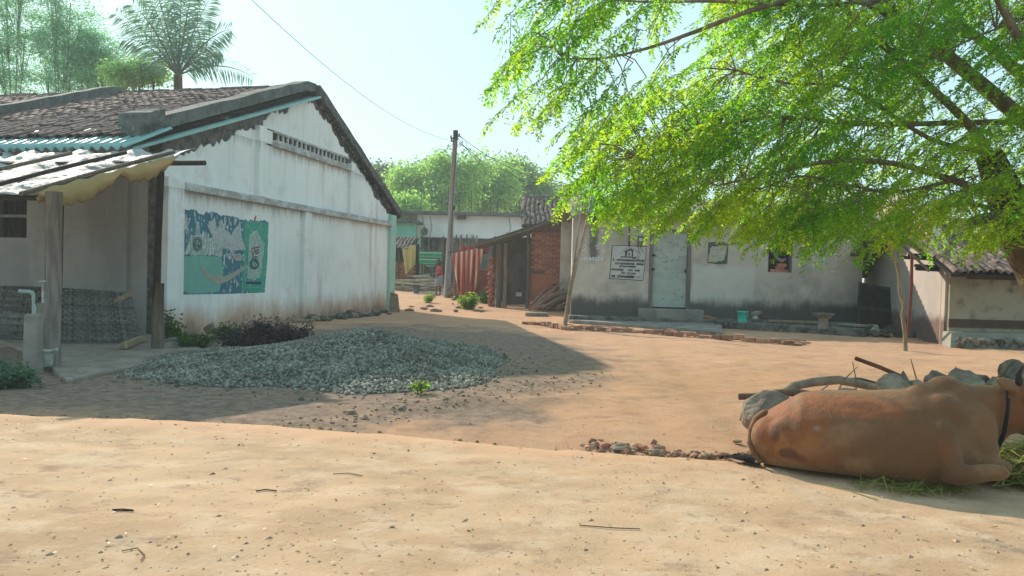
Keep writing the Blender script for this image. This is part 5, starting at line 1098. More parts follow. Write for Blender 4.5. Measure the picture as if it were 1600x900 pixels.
def branchlet(px, py, Y, L, hang):
    mid = D(px, py, Y); a = random.gauss(math.pi * 1.0, .75); d = Vector((math.cos(a), math.sin(a) * .8, -random.uniform(.05, .5) - hang)).normalized(); st = mid - d * L * .5
    j = int(np.argmin(((NODES - np.array(st)) ** 2).sum(1))); nd = Vector(NODES[j])
    if (nd - st).length < 1.5: tw.tube([nd, nd.lerp(st, .5) + ZV * .05, st], [.007, .005, .0045], 4, cap=False)
    P = [st + d * L * t - ZV * (.18 * L * t * t) for t in (0, .25, .5, .75, 1)]; tw.tube(P, [.0045, .004, .0035, .003, .002], 3, cap=False)
    side = d.cross(ZV).normalized(); n = int(L / .055)
    for k in range(n):
        t = (k + .5) / n; p = st + d * L * t - ZV * (.18 * L * t * t); s = 1 if k % 2 else -1
        v = (d * random.uniform(.35, .8) + side * s * random.uniform(.5, 1.0) + ZV * random.uniform(-.55, .15) - ZV * hang * .5).normalized()
        RA.append(p); RD.append(v); RL.append(random.uniform(.13, .27) * (1.15 - .4 * t))
for px, py, Y in seedsA: branchlet(px + 10, py - 16, Y, random.uniform(.45, .9), .15)
for px, py, Y in seedsB: branchlet(px, py + 6, Y, random.uniform(.45, .8), .5)
# feathery fringe along the lower edge
fr_ = [(905, 285), (925, 312), (955, 332), (985, 322), (1010, 338), (1050, 340), (1090, 336), (1130, 352), (1180, 362), (1230, 370), (1280, 370), (1330, 352), (1365, 380), (1400, 372), (1450, 362), (1490, 362), (1540, 368), (940, 225), (985, 195), (1035, 160)]
for x, y in fr_:
    for k in range(5): branchlet(x + random.gauss(0, 16), y - 30 + random.gauss(0, 9), random.uniform(6.9, 8.6), random.uniform(.35, .6), .45)
tw.build('twigs', LIMB, bt)['kind'] = 'stuff'
RA, RD, RL = np.array([tuple(p) for p in RA]), np.array([tuple(p) for p in RD]), np.array(RL)
def leaflets(RA, RD, RL, per, ll, lw):
    n = len(RA); t = (np.arange(per) // 2 + .7) / (per / 2 + .4); s = np.where(np.arange(per) % 2, 1, -1)
    up = np.array([0, 0, 1.0]); S = np.cross(RD, up); S /= np.linalg.norm(S, axis=1)[:, None] + 1e-9; N = np.cross(S, RD)
    N = N + rng.normal(0, .45, N.shape); N /= np.linalg.norm(N, axis=1)[:, None]; S = np.cross(RD, N)
    sag = np.zeros((n, per, 3)); sag[..., 2] = -(t ** 2)[None] * RL[:, None] * .35
    base = RA[:, None] + RD[:, None] * (RL[:, None] * t[None])[..., None] + sag + rng.normal(0, .004, (n, per, 3))
    dv = RD[:, None] * .55 + S[:, None] * s[None, :, None] * 1.0 + rng.normal(0, .28, (n, per, 3)); dv[..., 2] -= .3; dv /= np.linalg.norm(dv, axis=2)[..., None]
    nv = N[:, None] + rng.normal(0, .35, (n, per, 3)); wv = np.cross(dv, nv); wv /= np.linalg.norm(wv, axis=2)[..., None]
    sc = rng.uniform(.7, 1.25, (n, per, 1)); L = dv * ll * sc; Wd = wv * lw * .5 * sc
    V = np.stack([base, base + L * .45 + Wd, base + L, base + L * .45 - Wd], 2).reshape(-1, 3); return V, np.arange(len(V)).reshape(-1, 4)
CROWN = leafmat('feathery_leaf', (.085, .20, .015), (.28, .62, .02), .32, .66, .5, ((.15, .26, .014), (.58, .80, .02)))
V, Fc = leaflets(RA, RD, RL, 22, .044, .018); cr = bulk('crown', V, Fc, CROWN, bt)
ym = leafmat('yellowed_leaf', (.42, .36, .03), (.6, .5, .05), .2, .5)
k = rng.choice(len(RA), 55, replace=False); V, Fc = leaflets(RA[k] + .01, RD[k], RL[k], 8, .045, .022); bulk('yellow_leaves', V, Fc, ym, bt)['kind'] = 'stuff'
# ------------------------------------------------------------------ trees behind
def far_tree(name, label, px, Y, blobs, n, size, mt, nst=5, group='trees behind the houses', asp=.45, cl=90, droop=.5, bark=BARK, tk=1.0, spread=1.0):
    """blobs: (px, py, rx_px, ry_px) of the crown outline, filled through its depth"""
    b = Vector((D(px, 400, Y).x, Y, rise(Y))); t = thing(name, label, 'tree', b, group); C = []; tot = sum(q[2] * q[3] for q in blobs); mb = MB(); sc = Y / F
    hub = b + ZV * max(1.0, (D(px, min(q[1] for q in blobs), Y).z - b.z) * .35)
    mb.tube([b - ZV * .3, b.lerp(hub, .5) + Vector((.08, 0, 0)), hub], [.16 * tk, .13 * tk, .11 * tk], 7)
    for (bx, by, rx, ry) in blobs:
        k = max(3, int(cl * rx * ry / tot)); c = D(bx, by, Y)
        mb.tube([hub, hub.lerp(c, .55) + ZV * .3, c + ZV * ry * sc * .5], [.08 * tk, .05 * tk, .02], 5)
        for i in range(k):
            v = Vector((random.gauss(0, 1), random.gauss(0, 1), random.gauss(0, 1))).normalized() * random.random() ** .45
            p = c + Vector((v.x * rx * sc, v.y * min(rx, ry) * sc, v.z * ry * sc)); C.append(p)
            if i % 3 == 0: mb.tube([c.lerp(hub, .3), c.lerp(p, .6) - ZV * .1, p], [.03 * tk, .02 * tk, .006], 4, cap=False)
    mb.build('trunk', bark, t); C = np.array([tuple(c) for c in C]); m_ = n // len(C); r = .42 * (Y / 40) * spread
    off = rng.normal(0, 1, (len(C), m_, 3)) * np.array([r, r, r * .55]); P = (C[:, None] + off).reshape(-1, 3)
    V, Fc = leaves(P, size, droop=droop, asp=asp); bulk('crown', V, Fc, mt, t); return t
LG = [leafmat('far_lime_leaf', (.18, .34, .08), (.40, .68, .13)), leafmat('far_green_leaf', (.14, .26, .08), (.32, .5, .11)), leafmat('far_dark_leaf', (.08, .14, .065), (.15, .24, .09))]
far_tree('broadleaf_tree', 'dark dense tree directly behind the right eave of the white building', 590, 58, [(590, 275, 26, 26), (610, 290, 30, 34), (578, 330, 30, 40)], 9000, .34, LG[2])
far_tree('feathery_lime_tree', 'pale lime feathery tree left of the utility pole', 650, 50, [(640, 285, 30, 24), (655, 300, 36, 34), (628, 330, 30, 30), (668, 268, 20, 18)], 10000, .26, LG[0])
far_tree('feathery_lime_tree', 'tall airy lime tree right behind the utility pole', 705, 48, [(690, 265, 26, 26), (712, 290, 34, 34), (690, 318, 36, 26), (740, 262, 24, 20)], 10000, .25, LG[0])
far_tree('feathery_lime_tree', 'broad bright lime tree above the flat white roof', 765, 52, [(755, 285, 34, 30), (775, 305, 36, 30), (740, 315, 30, 24), (790, 268, 18, 16)], 10000, .26, LG[0])
far_tree('broadleaf_tree', 'greyish green tree whose crown slopes down towards the brick house', 815, 56, [(805, 270, 26, 24), (830, 290, 28, 26), (815, 315, 36, 26), (845, 312, 20, 20)], 9000, .32, LG[1])
far_tree('broadleaf_tree', 'pale distant tree showing above the tiled brick house', 880, 75, [(875, 306, 28, 16), (895, 312, 24, 18)], 4000, .42, LG[1])
far_tree('broadleaf_tree', 'low bright tree between the white gable and the flat-roofed house', 625, 44, [(622, 335, 24, 22), (640, 322, 20, 16)], 5000, .24, LG[0])
far_tree('broadleaf_tree', 'hazy tree line far behind the white gable eave', 560, 80, [(570, 300, 50, 36)], 4000, .5, LG[2])
LGL = leafmat('bamboo_leaf', (.11, .27, .16), (.3, .66, .33))
# tall bamboo-like tree group at upper left
for i, (px, blobs, lb) in enumerate(((20, [(10, 20, 40, 36), (40, 60, 44, 30), (0, 80, 40, 40), (30, -30, 50, 40), (15, 125, 50, 30)], 'tall feathery tree at the top left corner behind the tiled roof'),
        (95, [(80, 40, 40, 34), (110, 20, 34, 30), (100, 75, 44, 30), (85, -20, 40, 30), (70, 115, 45, 30), (110, 125, 40, 25)], 'tall feathery tree between the corner tree and the palm'),
        (160, [(150, 70, 34, 30), (165, 95, 34, 24), (130, 100, 36, 24), (140, 48, 18, 14), (165, 125, 40, 20)], 'shorter feathery tree nearest the coconut palm'))):
    far_tree('feathery_tall_tree', lb, px, 30 + i, blobs, 12500, .18, LGL, group='trees behind the white building', asp=.2, cl=130, droop=.3, tk=.4, spread=.85)
far_tree('small_lime_tree', 'small light green tree showing above the ridge left of the palm', 225, 26, [(215, 112, 36, 18), (242, 112, 26, 14), (192, 118, 30, 16)], 5000, .14, leafmat('mid_lime_leaf', (.14, .28, .09), (.34, .62, .14)), group='trees behind the white building', tk=.4)
# ------------------------------------------------------------------ coconut palm
YP = 25.0; pbase = Vector((D(278, 120, YP).x, YP, rise(YP))); hub = D(278, 118, YP)
pm = thing('coconut_palm', 'coconut palm rising behind the ridge of the white building', 'palm', pbase)
MB().tube([pbase - ZV * .3, pbase.lerp(hub, .5) + Vector((.12, 0, 0)), hub], [.2, .16, .14], 10).build('trunk', BARK, pm, smooth=True)
PALM = leafmat('palm_leaf', (.08, .17, .13), (.2, .38, .24), .25, .5); RIB = mat('palm_rib', (.12, .14, .08))
fronds = [((178, 18), -18), ((205, 5), -22), ((240, -25), -10), ((268, -40), 0), ((300, -12), 5), ((330, -5), 12), ((362, 45), 22), ((345, 78), 18), ((345, 92), 8), ((398, 122), 12), ((190, 60), -14), ((232, -5), -10), ((284, -20), 0), ((320, 30), 8), ((215, 95), -8)]
for k, ((tx, ty), dp) in enumerate(fronds):
    Yt = YP + random.uniform(-1.2, 1.2); tip = D(tx, ty, Yt); mid = hub.lerp(tip, .55) + Vector((0, 0, .28 + abs(tx - 278) / 280)); P = [(hub * (1 - t) ** 2 + mid * 2 * t * (1 - t) + tip * t * t) for t in [i / 14 for i in range(15)]]
    rb = MB().tube(P, [.035 - .03 * i / 14 for i in range(15)], 5).build('frond', RIB, pm); pts = np.array([tuple(p) for p in P]); V = []; 
    for j in range(84):
        t = .12 + .87 * (j // 2) / 42; q = t * 14; i = min(13, int(q)); p = P[i].lerp(P[i + 1], q - i); d = (P[i + 1] - P[i]).normalized(); s = 1 if j % 2 else -1
        side = d.cross(Vector((.1, -1, .15))).normalized() * s; L = (.6 * math.sin(math.pi * (.12 + .82 * t)) ** .7 + .12) * random.uniform(.85, 1.1)
        v = (d * random.uniform(.5, .8) + side * .85 + Vector((0, random.gauss(0, .25), -.22))).normalized(); wv = d * .016 + Vector((0, 0, .004)); e = p + v * L - ZV * .16 * L
        V += [p - wv, p + v * L * .5 - wv * 1.3, e, p + v * L * .5 + wv * 1.3]
    bulk('leaflets', np.array([tuple(v) for v in V]), np.arange(len(V)).reshape(-1, 4), PALM, rb)
# ------------------------------------------------------------------ bodies grown from chains of rings
def chain(mb, pts, rad, n=14, flat=None):
    """closed lofted chain with rounded ends; rad: r or (r_side, r_up)"""
    pts = [Vector(p) for p in pts]; rad = [r if hasattr(r, '__len__') else (r, r) for r in rad]
    t0 = (pts[1] - pts[0]).normalized(); t1 = (pts[-1] - pts[-2]).normalized(); a, b = max(rad[0]), max(rad[-1])
    P = [pts[0] - t0 * a * .95, pts[0] - t0 * a * .6] + pts + [pts[-1] + t1 * b * .6, pts[-1] + t1 * b * .95]
    R = [tuple(q * .25 for q in rad[0]), tuple(q * .8 for q in rad[0])] + rad + [tuple(q * .8 for q in rad[-1]), tuple(q * .25 for q in rad[-1])]
    V = []
    for i, p in enumerate(P):
        t = (P[min(i + 1, len(P) - 1)] - P[max(i - 1, 0)]).normalized(); s = t.cross(ZV)
        if s.length < .05: s = Vector((1, 0, 0)) if flat is None else Vector(flat)
        s.normalize(); u = s.cross(t).normalized()
        V += [p + s * math.cos(2 * math.pi * k / n) * R[i][0] + u * math.sin(2 * math.pi * k / n) * R[i][1] for k in range(n)]
    m = len(P); mb.add(V, [(i * n + k, i * n + (k + 1) % n, (i + 1) * n + (k + 1) % n, (i + 1) * n + k) for i in range(m - 1) for k in range(n)] + [tuple(range(n - 1, -1, -1)), tuple(range((m - 1) * n, m * n))])
def ball(mb, c, rx, ry, rz_, R=None):
    bm = bmesh.new(); bmesh.ops.create_icosphere(bm, subdivisions=3, radius=1); V = [Vector(c) + ((R @ Vector((v.co.x * rx, v.co.y * ry, v.co.z * rz_))) if R else Vector((v.co.x * rx, v.co.y * ry, v.co.z * rz_))) for v in bm.verts]
    F_ = [tuple(v.index for v in f.verts) for f in bm.faces]; bm.free(); mb.add(V, F_)
def fuse(name, mb, vox, mat_, parent, smooth=6, colfn=None, fac=.5):
    o = org(parent); me = mb.mesh(name + '_raw', o); tmp = bpy.data.objects.new('tmp', me); COL.objects.link(tmp)
    r = tmp.modifiers.new('r', 'REMESH'); r.mode = 'VOXEL'; r.voxel_size = vox; s = tmp.modifiers.new('s', 'SMOOTH'); s.factor = fac; s.iterations = smooth
    dg = bpy.context.evaluated_depsgraph_get(); m2 = bpy.data.meshes.new_from_object(tmp.evaluated_get(dg)); bpy.data.objects.remove(tmp); bpy.data.meshes.remove(me)
    m2.name = name; m2.materials.clear(); m2.materials.append(mat_); m2.polygons.foreach_set('use_smooth', [True] * len(m2.polygons))
    if colfn:
        v = np.empty(len(m2.vertices) * 3); m2.vertices.foreach_get('co', v); v = v.reshape(-1, 3) + np.array(o); c = np.ones((len(v), 4), np.float32); c[:, :3] = colfn(v)
        a = m2.attributes.new('Col', 'FLOAT_COLOR', 'POINT'); a.data.foreach_set('color', c.ravel())
    ob = bpy.data.objects.new(name, m2); COL.objects.link(ob); ob.parent = parent; ORG[ob.name] = Vector(o); return ob
# ------------------------------------------------------------------ the cow
ca = math.radians(-23); CA = Vector((math.cos(ca), math.sin(ca), 0)); CB = Vector((math.sin(ca), -math.cos(ca), 0))    # along the body, towards the camera
RZ0 = .052
C0 = G(1192, 733, RZ0) - CB * .20
def cp(px, py, w=0.0):
    r = ray(px, py); t = ((C0 + CB * w - CAMP).dot(CB)) / r.dot(CB); p = CAMP + r * t; return (p - C0).dot(CA), p.z
def cw(u, w, z): return C0 + CA * u + CB * w + ZV * z
def cpx(px, py, w=0.0):
    u, z = cp(px, py, w); return cw(u, w, z)
cow = thing('cow', 'tan brown humped cow lying at the road edge with its back to the stones', 'cow', C0 + CA * .7 + ZV * RZ0)
cm = MB()
st = [(1181, 676, .07, .0), (1190, 660, .13, .0), (1206, 650, .185, 0), (1228, 638, .225, 0), (1252, 626, .25, 0), (1285, 622.5, .262, 0), (1325, 623, .275, 0), (1370, 623, .28, 0), (1410, 621, .27, 0), (1440, 617, .255, 0), (1468, 615, .24, .0), (1495, 618, .215, .02), (1520, 624, .18, .05), (1538, 640, .13, .09)]
rings = []
for px, py, hw, lift in st:
    hw *= 1.08; u, zt_ = cp(px, py); zb = RZ0 - .05 + lift + (.05 if px < 1185 else .0); row = []; n = 28
    for k in range(n):
        th = 2 * math.pi * k / n; sgn = 1 if math.sin(th) >= 0 else -1; t = (1 - math.cos(th)) / 2      # 0 top, 1 bottom
        f = math.sqrt(max(0, 1 - (1 - t / .6) ** 2)) ** 1.05 if t < .6 else (1 - ((t - .6) / .4) ** 5.0) ** .4 if t < 1 else 0
        row.append(cw(u, sgn * hw * f, zt_ + (zb - zt_) * t))
    rings.append(row)
n = 28; cm.add([v for r in rings for v in r], [(i * n + k, i * n + (k + 1) % n, (i + 1) * n + (k + 1) % n, (i + 1) * n + k) for i in range(len(rings) - 1) for k in range(n)] + [tuple(range(n - 1, -1, -1)), tuple(range((len(rings) - 1) * n, len(rings) * n))])
def R_(a): return Matrix.Rotation(ca + a, 3, 'Z')
def bl(px, py, w, rx, ry, rz_, tilt=0): ball(cm, cpx(px, py, w), rx, ry, rz_, R_(0) @ Matrix.Rotation(tilt, 3, 'Y'))
bl(1478, 622, 0, .105, .075, .075, .15)                    # hump
bl(1452, 628, .02, .12, .09, .06)
bl(1200, 698, .10, .115, .13, .135); bl(1232, 705, .16, .16, .10, .15)      # rump, thigh, hip bone
bl(1270, 727, .22, .17, .075, .085, .1)
bl(1478, 676, .13, .13, .09, .17, -.25); bl(1520, 690, .08, .12, .12, .17); bl(1532, 715, .05, .09, .10, .10)   # shoulder, chest, brisket
bl(1340, 700, .2, .22, .08, .13)                          # barrel bulge
chain(cm, [cpx(1468, 690, .2), cpx(1480, 730, .24), cpx(1489, 752, .26)], [.085, .07, .05])                      # near fore leg: arm to knee
chain(cm, [cpx(1486, 758, .26), cpx(1515, 757, .27), cpx(1545, 753, .27), cpx(1564, 754, .27)], [.052, .052, .048, .042])
chain(cm, [cpx(1500, 740, .1), cpx(1545, 738, .12), cpx(1570, 745, .12)], [.07, .05, .04])
chain(cm, [cpx(1495, 660, 0), cpx(1525, 660, -.02), cpx(1560, 656, -.05), cpx(1590, 650, -.08)], [(.15, .19), (.115, .165), (.095, .15), (.09, .14)])   # neck
chain(cm, [cpx(1535, 700, .0), cpx(1552, 690, -.01), cpx(1572, 672, -.03)], [(.05, .09), (.035, .08), (.03, .06)])                  # dewlap
hd = [cpx(1588, 632, -.08), cpx(1602, 645, -.08), cpx(1630, 668, -.06), cpx(1655, 692, -.05), cpx(1668, 706, -.05)]
chain(cm, hd, [(.075, .095), (.085, .12), (.065, .095), (.052, .07), (.05, .058)])
chain(cm, [cpx(1583, 660, -.06), cpx(1600, 680, -.06), cpx(1630, 698, -.05)], [(.055, .06), (.05, .055), (.04, .04)])   # jaw
chain(cm, [cpx(1584, 622, .0), cpx(1575, 616, .06), cpx(1566, 613, .10), cpx(1558, 608, .125)], [(.02, .032), (.016, .042), (.015, .040), (.012, .018)])   # ear towards the camera
chain(cm, [cpx(1596, 618, -.15), cpx(1592, 612, -.21), cpx(1590, 606, -.26)], [(.02, .03), (.016, .04), (.012, .02)])
TAIL = [cpx(1194, 659, .03), cpx(1182, 668, .09), cpx(1174, 686, .13), cpx(1172, 705, .16), cpx(1177, 722, .185), cpx(1187, 733, .19), cpx(1180, 736, .15)]
chain(cm, [cpx(1195, 720, -.1), cpx(1170, 722, -.12)], [.06, .03])
def cowcol(v):
    d = v - np.array(C0); u = d @ np.array(CA); w_ = d @ np.array(CB); z = v[:, 2]
    n1 = fbm(u * 6, z * 7 + w_ * 3, 4, 60); n2 = fbm(u * 14, z * 16, 3, 66); n3 = fbm(u * 3, w_ * 5 + z * 3, 3, 69)
    tan = np.array([.31, .17, .082]); red = np.array([.38, .14, .05]); org_ = np.array([.46, .22, .09]); dark = np.array([.11, .058, .035]); pale = np.array([.40, .275, .165]); white = np.array([.58, .52, .44]); olive = np.array([.22, .125, .065])
    mx = lambda a, b, f: a * (1 - f[:, None]) + b * f[:, None]; sm = lambda x, a, b: (lambda t: t * t * (3 - 2 * t))(np.clip((x - a) / (b - a), 0, 1))
    def spot(px, py, rx, ry, wob=.9):
        U, Z = cp(px, py, .2 if py > 650 else .08); k = 4.2 / 1164
        d = np.sqrt(((u - U) / (rx * k)) ** 2 + ((z - Z) / (ry * k)) ** 2) + wob * (n1 - .5) + wob * .6 * (n2 - .5); return 1 - sm(d, .55, 1.15)
    c = np.tile(tan, (len(v), 1)); c = mx(c, olive, sm(n3, .42, .62) * .75); c = mx(c, pale, sm(n1, .52, .70) * .55)
    for q, col, f in (((1240, 672, 75, 55), red, .85), ((1330, 632, 95, 16), red, .9), ((1350, 630, 30, 7), red * .6, .9), ((1222, 692, 12, 22), org_, .9), ((1266, 690, 24, 22), org_, .85), ((1212, 676, 8, 14), dark * 1.4, .8), ((1236, 663, 20, 12), dark * 1.6, .7), ((1232, 706, 16, 9), dark, .75), ((1252, 712, 10, 7), dark * 1.3, .7), ((1292, 712, 18, 14), red * .8, .7),
                      ((1225, 725, 44, 14), pale, .5), ((1313, 678, 26, 18), pale, .5), ((1340, 668, 30, 14), pale, .35), ((1276, 668, 12, 9, 2.2), white, .5), ((1400, 700, 60, 40), olive, .7), ((1462, 655, 45, 35), olive, .75), ((1470, 695, 14, 10), red * .8, .5), ((1530, 690, 30, 30), pale * .85, .5), ((1500, 735, 40, 14), dark * 1.6, .5), ((1470, 740, 22, 14), olive * .8, .7), ((1590, 640, 26, 30), red * .75, .7)):
        c = mx(c, col, spot(*q) * f)
    c = mx(c, dark * .4, sm(u, 1.36, 1.44) * sm(.17 - z, 0, .05)); return c
_cc = cowcol
def cowcol(v): return _cc(v) * np.array([.72, .58, .48])
def hide():
    n = NT('cow_hide'); a = n.n('ShaderNodeAttribute', attribute_name='Col'); v = n.co(); c = n.mix(n.ss(n.noise(26, v, 8, .75), .38, .66), a.outputs['Color'], n.mix(.35, a.outputs['Color'], (.11, .06, .035)))
    n.base(c).rough(.62); n.b.inputs['Specular IOR Level'].default_value = .22; n.b.inputs['Sheen Weight'].default_value = .25; n.b.inputs['Sheen Roughness'].default_value = .4; n.b.inputs['Sheen Tint'].default_value = (.9, .75, .55, 1)
    n.bump(n.math('ADD', n.noise(7, n.co((2.2, 2.2, .8)), 6, .6), n.math('MULTIPLY', n.noise(140, n.co((1, 1, 2.4)), 4), .4)), .6, .02); return n.m
HIDE = hide(); fuse('body', cm, .0095, HIDE, cow, 16, cowcol)
tl_ = MB(); chain(tl_, TAIL, [.026, .026, .024, .022, .019, .016, .013], 12); fuse('tail', tl_, .006, HIDE, cow, 3, lambda v: cowcol(v) * .8)
HORN = mat('horn', (.06, .055, .05), rough=.5)
chain(q := MB(), [cpx(1592, 612, -.02), cpx(1590, 598, .0), cpx(1597, 588, .02)], [.02, .016, .007], 10); q.build('horn', HORN, cow, smooth=True)
chain(q := MB(), [cpx(1600, 612, -.13), cpx(1604, 598, -.16), cpx(1612, 588, -.15)], [.02, .016, .007], 10); q.build('horn', HORN, cow, smooth=True)
mb = MB()
for k in range(160):
    p = cpx(1183, 734, .16) + Vector((random.gauss(0, .008), random.gauss(0, .01), 0)); e = cpx(1128 + random.uniform(0, 34), 721 + random.gauss(0, 2.5), .02); zz = float(road_z(e.x, e.y)); p.z = RZ0 + .015 + random.random() * .012; e.z = zz + .006 + random.random() * .012; m = p.lerp(e, .5) + Vector((random.gauss(0, .02), random.gauss(0, .03), 0)); m.z = RZ0 + .02 + random.random() * .03
    mb.tube([p, m, e], [.0035, .0035, .001], 4)
mb.build('tail_tuft', BLACK, cow)
ps = [(1571, 612, -.0), (1573, 635, .075), (1572, 660, .095), (1567, 690, .075), (1558, 712, .06), (1547, 731, .045), (1543, 737, .04)]
MB().tube([cpx(*p) for p in ps], .0065, 6).build('neck_rope', BLACK, cow); MB().tube([cpx(p[0] + 3, p[1] + 2, p[2] + .004) for p in ps[1:]], .006, 6).build('neck_rope', BLACK, cow)
ball(q := MB(), cpx(1606, 640, .01), .018, .018, .018); q.build('eye', BLACK, cow, smooth=True)
# straw in front of the cow
def blades(n, cx, cy, rx, ry, h, L, r=.0035):
    V = []; F_ = []
    for i in range(n):
        a = random.uniform(0, 6.28); rr = random.random() ** .6; x = cx + math.cos(a) * rx * rr; y = cy + math.sin(a) * ry * rr; z = RZ0 + .008 + random.random() * h * (1 - rr * .8)
        b = random.uniform(0, 6.28); l = L * random.uniform(.5, 1.2) / 2; dz = random.gauss(0, .035); d = Vector((math.cos(b) * l, math.sin(b) * l, dz)); s = Vector((-math.sin(b), math.cos(b), random.uniform(-.8, .8))).normalized() * r
        p = Vector((x, y, z)); k = len(V); m = p + ZV * random.uniform(.0, .03); V += [p - d + s, p - d - s, m + s, m - s, p + d + s * .3, p + d - s * .3]; V[k:] = [Vector((v.x, v.y, max(v.z, RZ0 + .003))) for v in V[k:]]; F_ += [(k, k + 1, k + 3, k + 2), (k + 2, k + 3, k + 5, k + 4)]
    return np.array([tuple(v) for v in V]), np.array(F_)
STRAW = leafmat('green_straw', (.30, .29, .08), (.34, .33, .09), .4, .35)
p = G(1600, 752, RZ0); V, F_ = blades(2200, p.x + .12, p.y + .1, .42, .3, .22, .3); o = bulk('straw_heap', V, F_, STRAW); o['kind'] = 'stuff'; tag(o, 'loose heap of yellow-green straw in front of the cow', 'straw')
p = G(1440, 770, RZ0); V, F_ = blades(260, p.x, p.y + .08, .35, .12, .02, .22, .0025); o = bulk('loose_straw', V, F_, STRAW); o['kind'] = 'stuff'; tag(o, 'thin scatter of straw on the road under the cow belly', 'straw')
# ------------------------------------------------------------------ stones and branches behind the cow
for k, (px, py, Y, sx, sy, sz, m_, lb) in enumerate((
    (1203, 645, 5.5, .20, .17, .155, STONE, 'big rounded grey boulder behind the cow rump'), (1392, 610, 5.9, .17, .13, .10, STONE, 'grey boulder with a straight top edge behind the cow back'),
    (1412, 603, 6.0, .10, .09, .10, STONEB, 'dark blue-grey angular stone wedged on the boulder'), (1467, 592, 6.3, .12, .09, .075, STONEB, 'dark flat-topped stone seen over the cow hump'),
    (1505, 598, 6.0, .13, .10, .10, STONE, 'pale grey pointed stone right of the hump'), (1530, 604, 6.2, .09, .08, .08, STONEB, 'small dark stone behind the neck of the cow'), (1553, 606, 6.1, .10, .08, .07, STONE, 'grey stone just behind the cow ear'),
    (1585, 590, 6.1, .15, .1, .11, STONEB, 'large dark stone behind the cow horns at the picture edge'), (1432, 614, 5.9, .11, .09, .08, STONE, 'low grey stone left of the hump'), (1322, 616, 5.7, .09, .08, .075, STONE, 'small lichen-spotted stone behind the middle of the back'), (1345, 619, 5.7, .12, .06, .04, STONE, 'low flat stone beside the lichen-spotted one'), (1524, 612, 5.8, .12, .1, .08, STONE, 'broad low grey stone between hump and ear'))):
    p = D(px, py, Y); tag(MB().rock(Vector((p.x, Y, max(sz * .55, p.z - .01))), sx * (1.15 if k else 1.1), sy, sz * (1.45 if k else 1.1), 300 + k, 3 if k else 4, .16 if k else .09, k * .7 if k else .2, 9 if k else 2).build('boulder' if k == 0 else 'stone', m_, loc=(p.x, Y, 0), smooth=False), lb, 'stone')
def branch(label, pts, r, m_=BARK, name='branch'):
    P = [D(a, b, y) for a, b, y in pts]; tag(MB().tube(P, r, 8, wob=.15).build(name, m_, loc=P[0], smooth=True), label, 'branch')
GB_ = mat('grey_branch', (.26, .20, .14), (.15, .115, .085), 8, bump=.6)
branch('thick curved branch arching behind the boulder and the cow', [(1225, 612, 5.9), (1240, 603, 6.0), (1270, 597, 6.1), (1310, 594, 6.1), (1340, 599, 6.1), (1375, 608, 6.0)], [.025, .035, .036, .036, .034, .03], GB_)
branch('dark branch lying beside the arching one', [(1325, 594, 6.25), (1345, 594, 6.3), (1372, 601, 6.3)], [.02, .022, .02], BARK)
branch('long brown branch on the ground running left past the boulder', [(1154, 620, 5.9), (1180, 619, 5.85), (1210, 614, 5.85), (1240, 613, 5.75), (1275, 618, 5.75), (1305, 620, 5.7)], [.024, .026, .026, .034, .03, .028], mat('red_brown_branch', (.22, .12, .08), (.13, .08, .055), 8))
branch('straight red-brown stick pointing up from the dark stone', [(1337, 560, 6.4), (1375, 574, 6.2), (1415, 591, 6.0)], [.016, .017, .016], mat('red_stick_bark', (.16, .065, .045), (.1, .045, .03), 8), 'stick')
TW = mat('twig', (.24, .18, .11), (.12, .09, .06), 8)
for k, (pts, lb) in enumerate((([(1305, 618, 5.8), (1320, 592, 5.8), (1340, 573, 5.8)], 'thin pale dry stem slanting over the arching branch'), ([(1275, 615, 5.8), (1290, 605, 5.8), (1310, 590, 5.8)], 'short pale dry stem left of the slanting one'), ([(1338, 615, 5.85), (1337, 590, 5.85), (1332, 565, 5.85)], 'upright pale dry stem by the flat stone'), ([(1432, 592, 6.1), (1427, 575, 6.1), (1423, 561, 6.1)], 'upright dry twig beyond the dark angular stone'), ([(1565, 592, 6.0), (1575, 575, 6.0), (1586, 562, 6.0)], 'black twig pointing up right beside the cow horns'), ([(1497, 590, 6.2), (1495, 580, 6.2), (1493, 572, 6.2)], 'tiny upright twig behind the hump'), ([(1549, 594, 6.1), (1560, 588, 6.1), (1570, 578, 6.1)], 'bent twig over the stones behind the ear'), ([(1170, 640, 5.7), (1188, 626, 5.75), (1205, 617, 5.8)], 'thin dark twig leaning on the boulder'))):
    P = [D(*q) for q in pts]; tag(MB().tube(P, [.006, .005, .003], 5).build('twig', BARK if k in (4, 7) else TW, loc=P[0]), lb, 'twig')
# small stones at the road edge and spoil
for k, (px, py, s, m_, lb) in enumerate(((548, 646, .07, STONET, 'largest reddish stone on the spoil ridge before the gravel'), (568, 653, .045, STONET, 'small tan stone right of the largest spoil stone'), (625, 641, .05, STONE, 'flat stone on the spoil ridge below the green tuft'), (946, 699, .06, BRICK, 'dark red fragment at the left end of the road edge rubble'), (972, 703, .10, STONE, 'half-buried rounded stone in the road edge rubble'), (1003, 702, .06, BRICK, 'pointed reddish stone in the road edge rubble'), (1022, 708, .08, STONET, 'long flat stone in the road edge rubble'), (1085, 708, .04, STONEB, 'dark pebble at the road edge left of the cow tail'), (1160, 655, .06, STONE, 'small grey stone left of the big boulder'), (920, 697, .03, BRICK, 'tiny brick chip left of the road edge rubble'), (1150, 690, .05, STONET, 'little clod between the boulder and the tail'), (1105, 712, .05, STONET, 'earth clod at the road edge near the tail'))):
    s *= .62 if px > 900 else .8; p = G(px, py, .0); tag(MB().rock(p + ZV * s * .1, s * 1.3, s * .95, s * .7, 400 + k, 3, .3).build('stone', m_, loc=p), lb, 'stone')
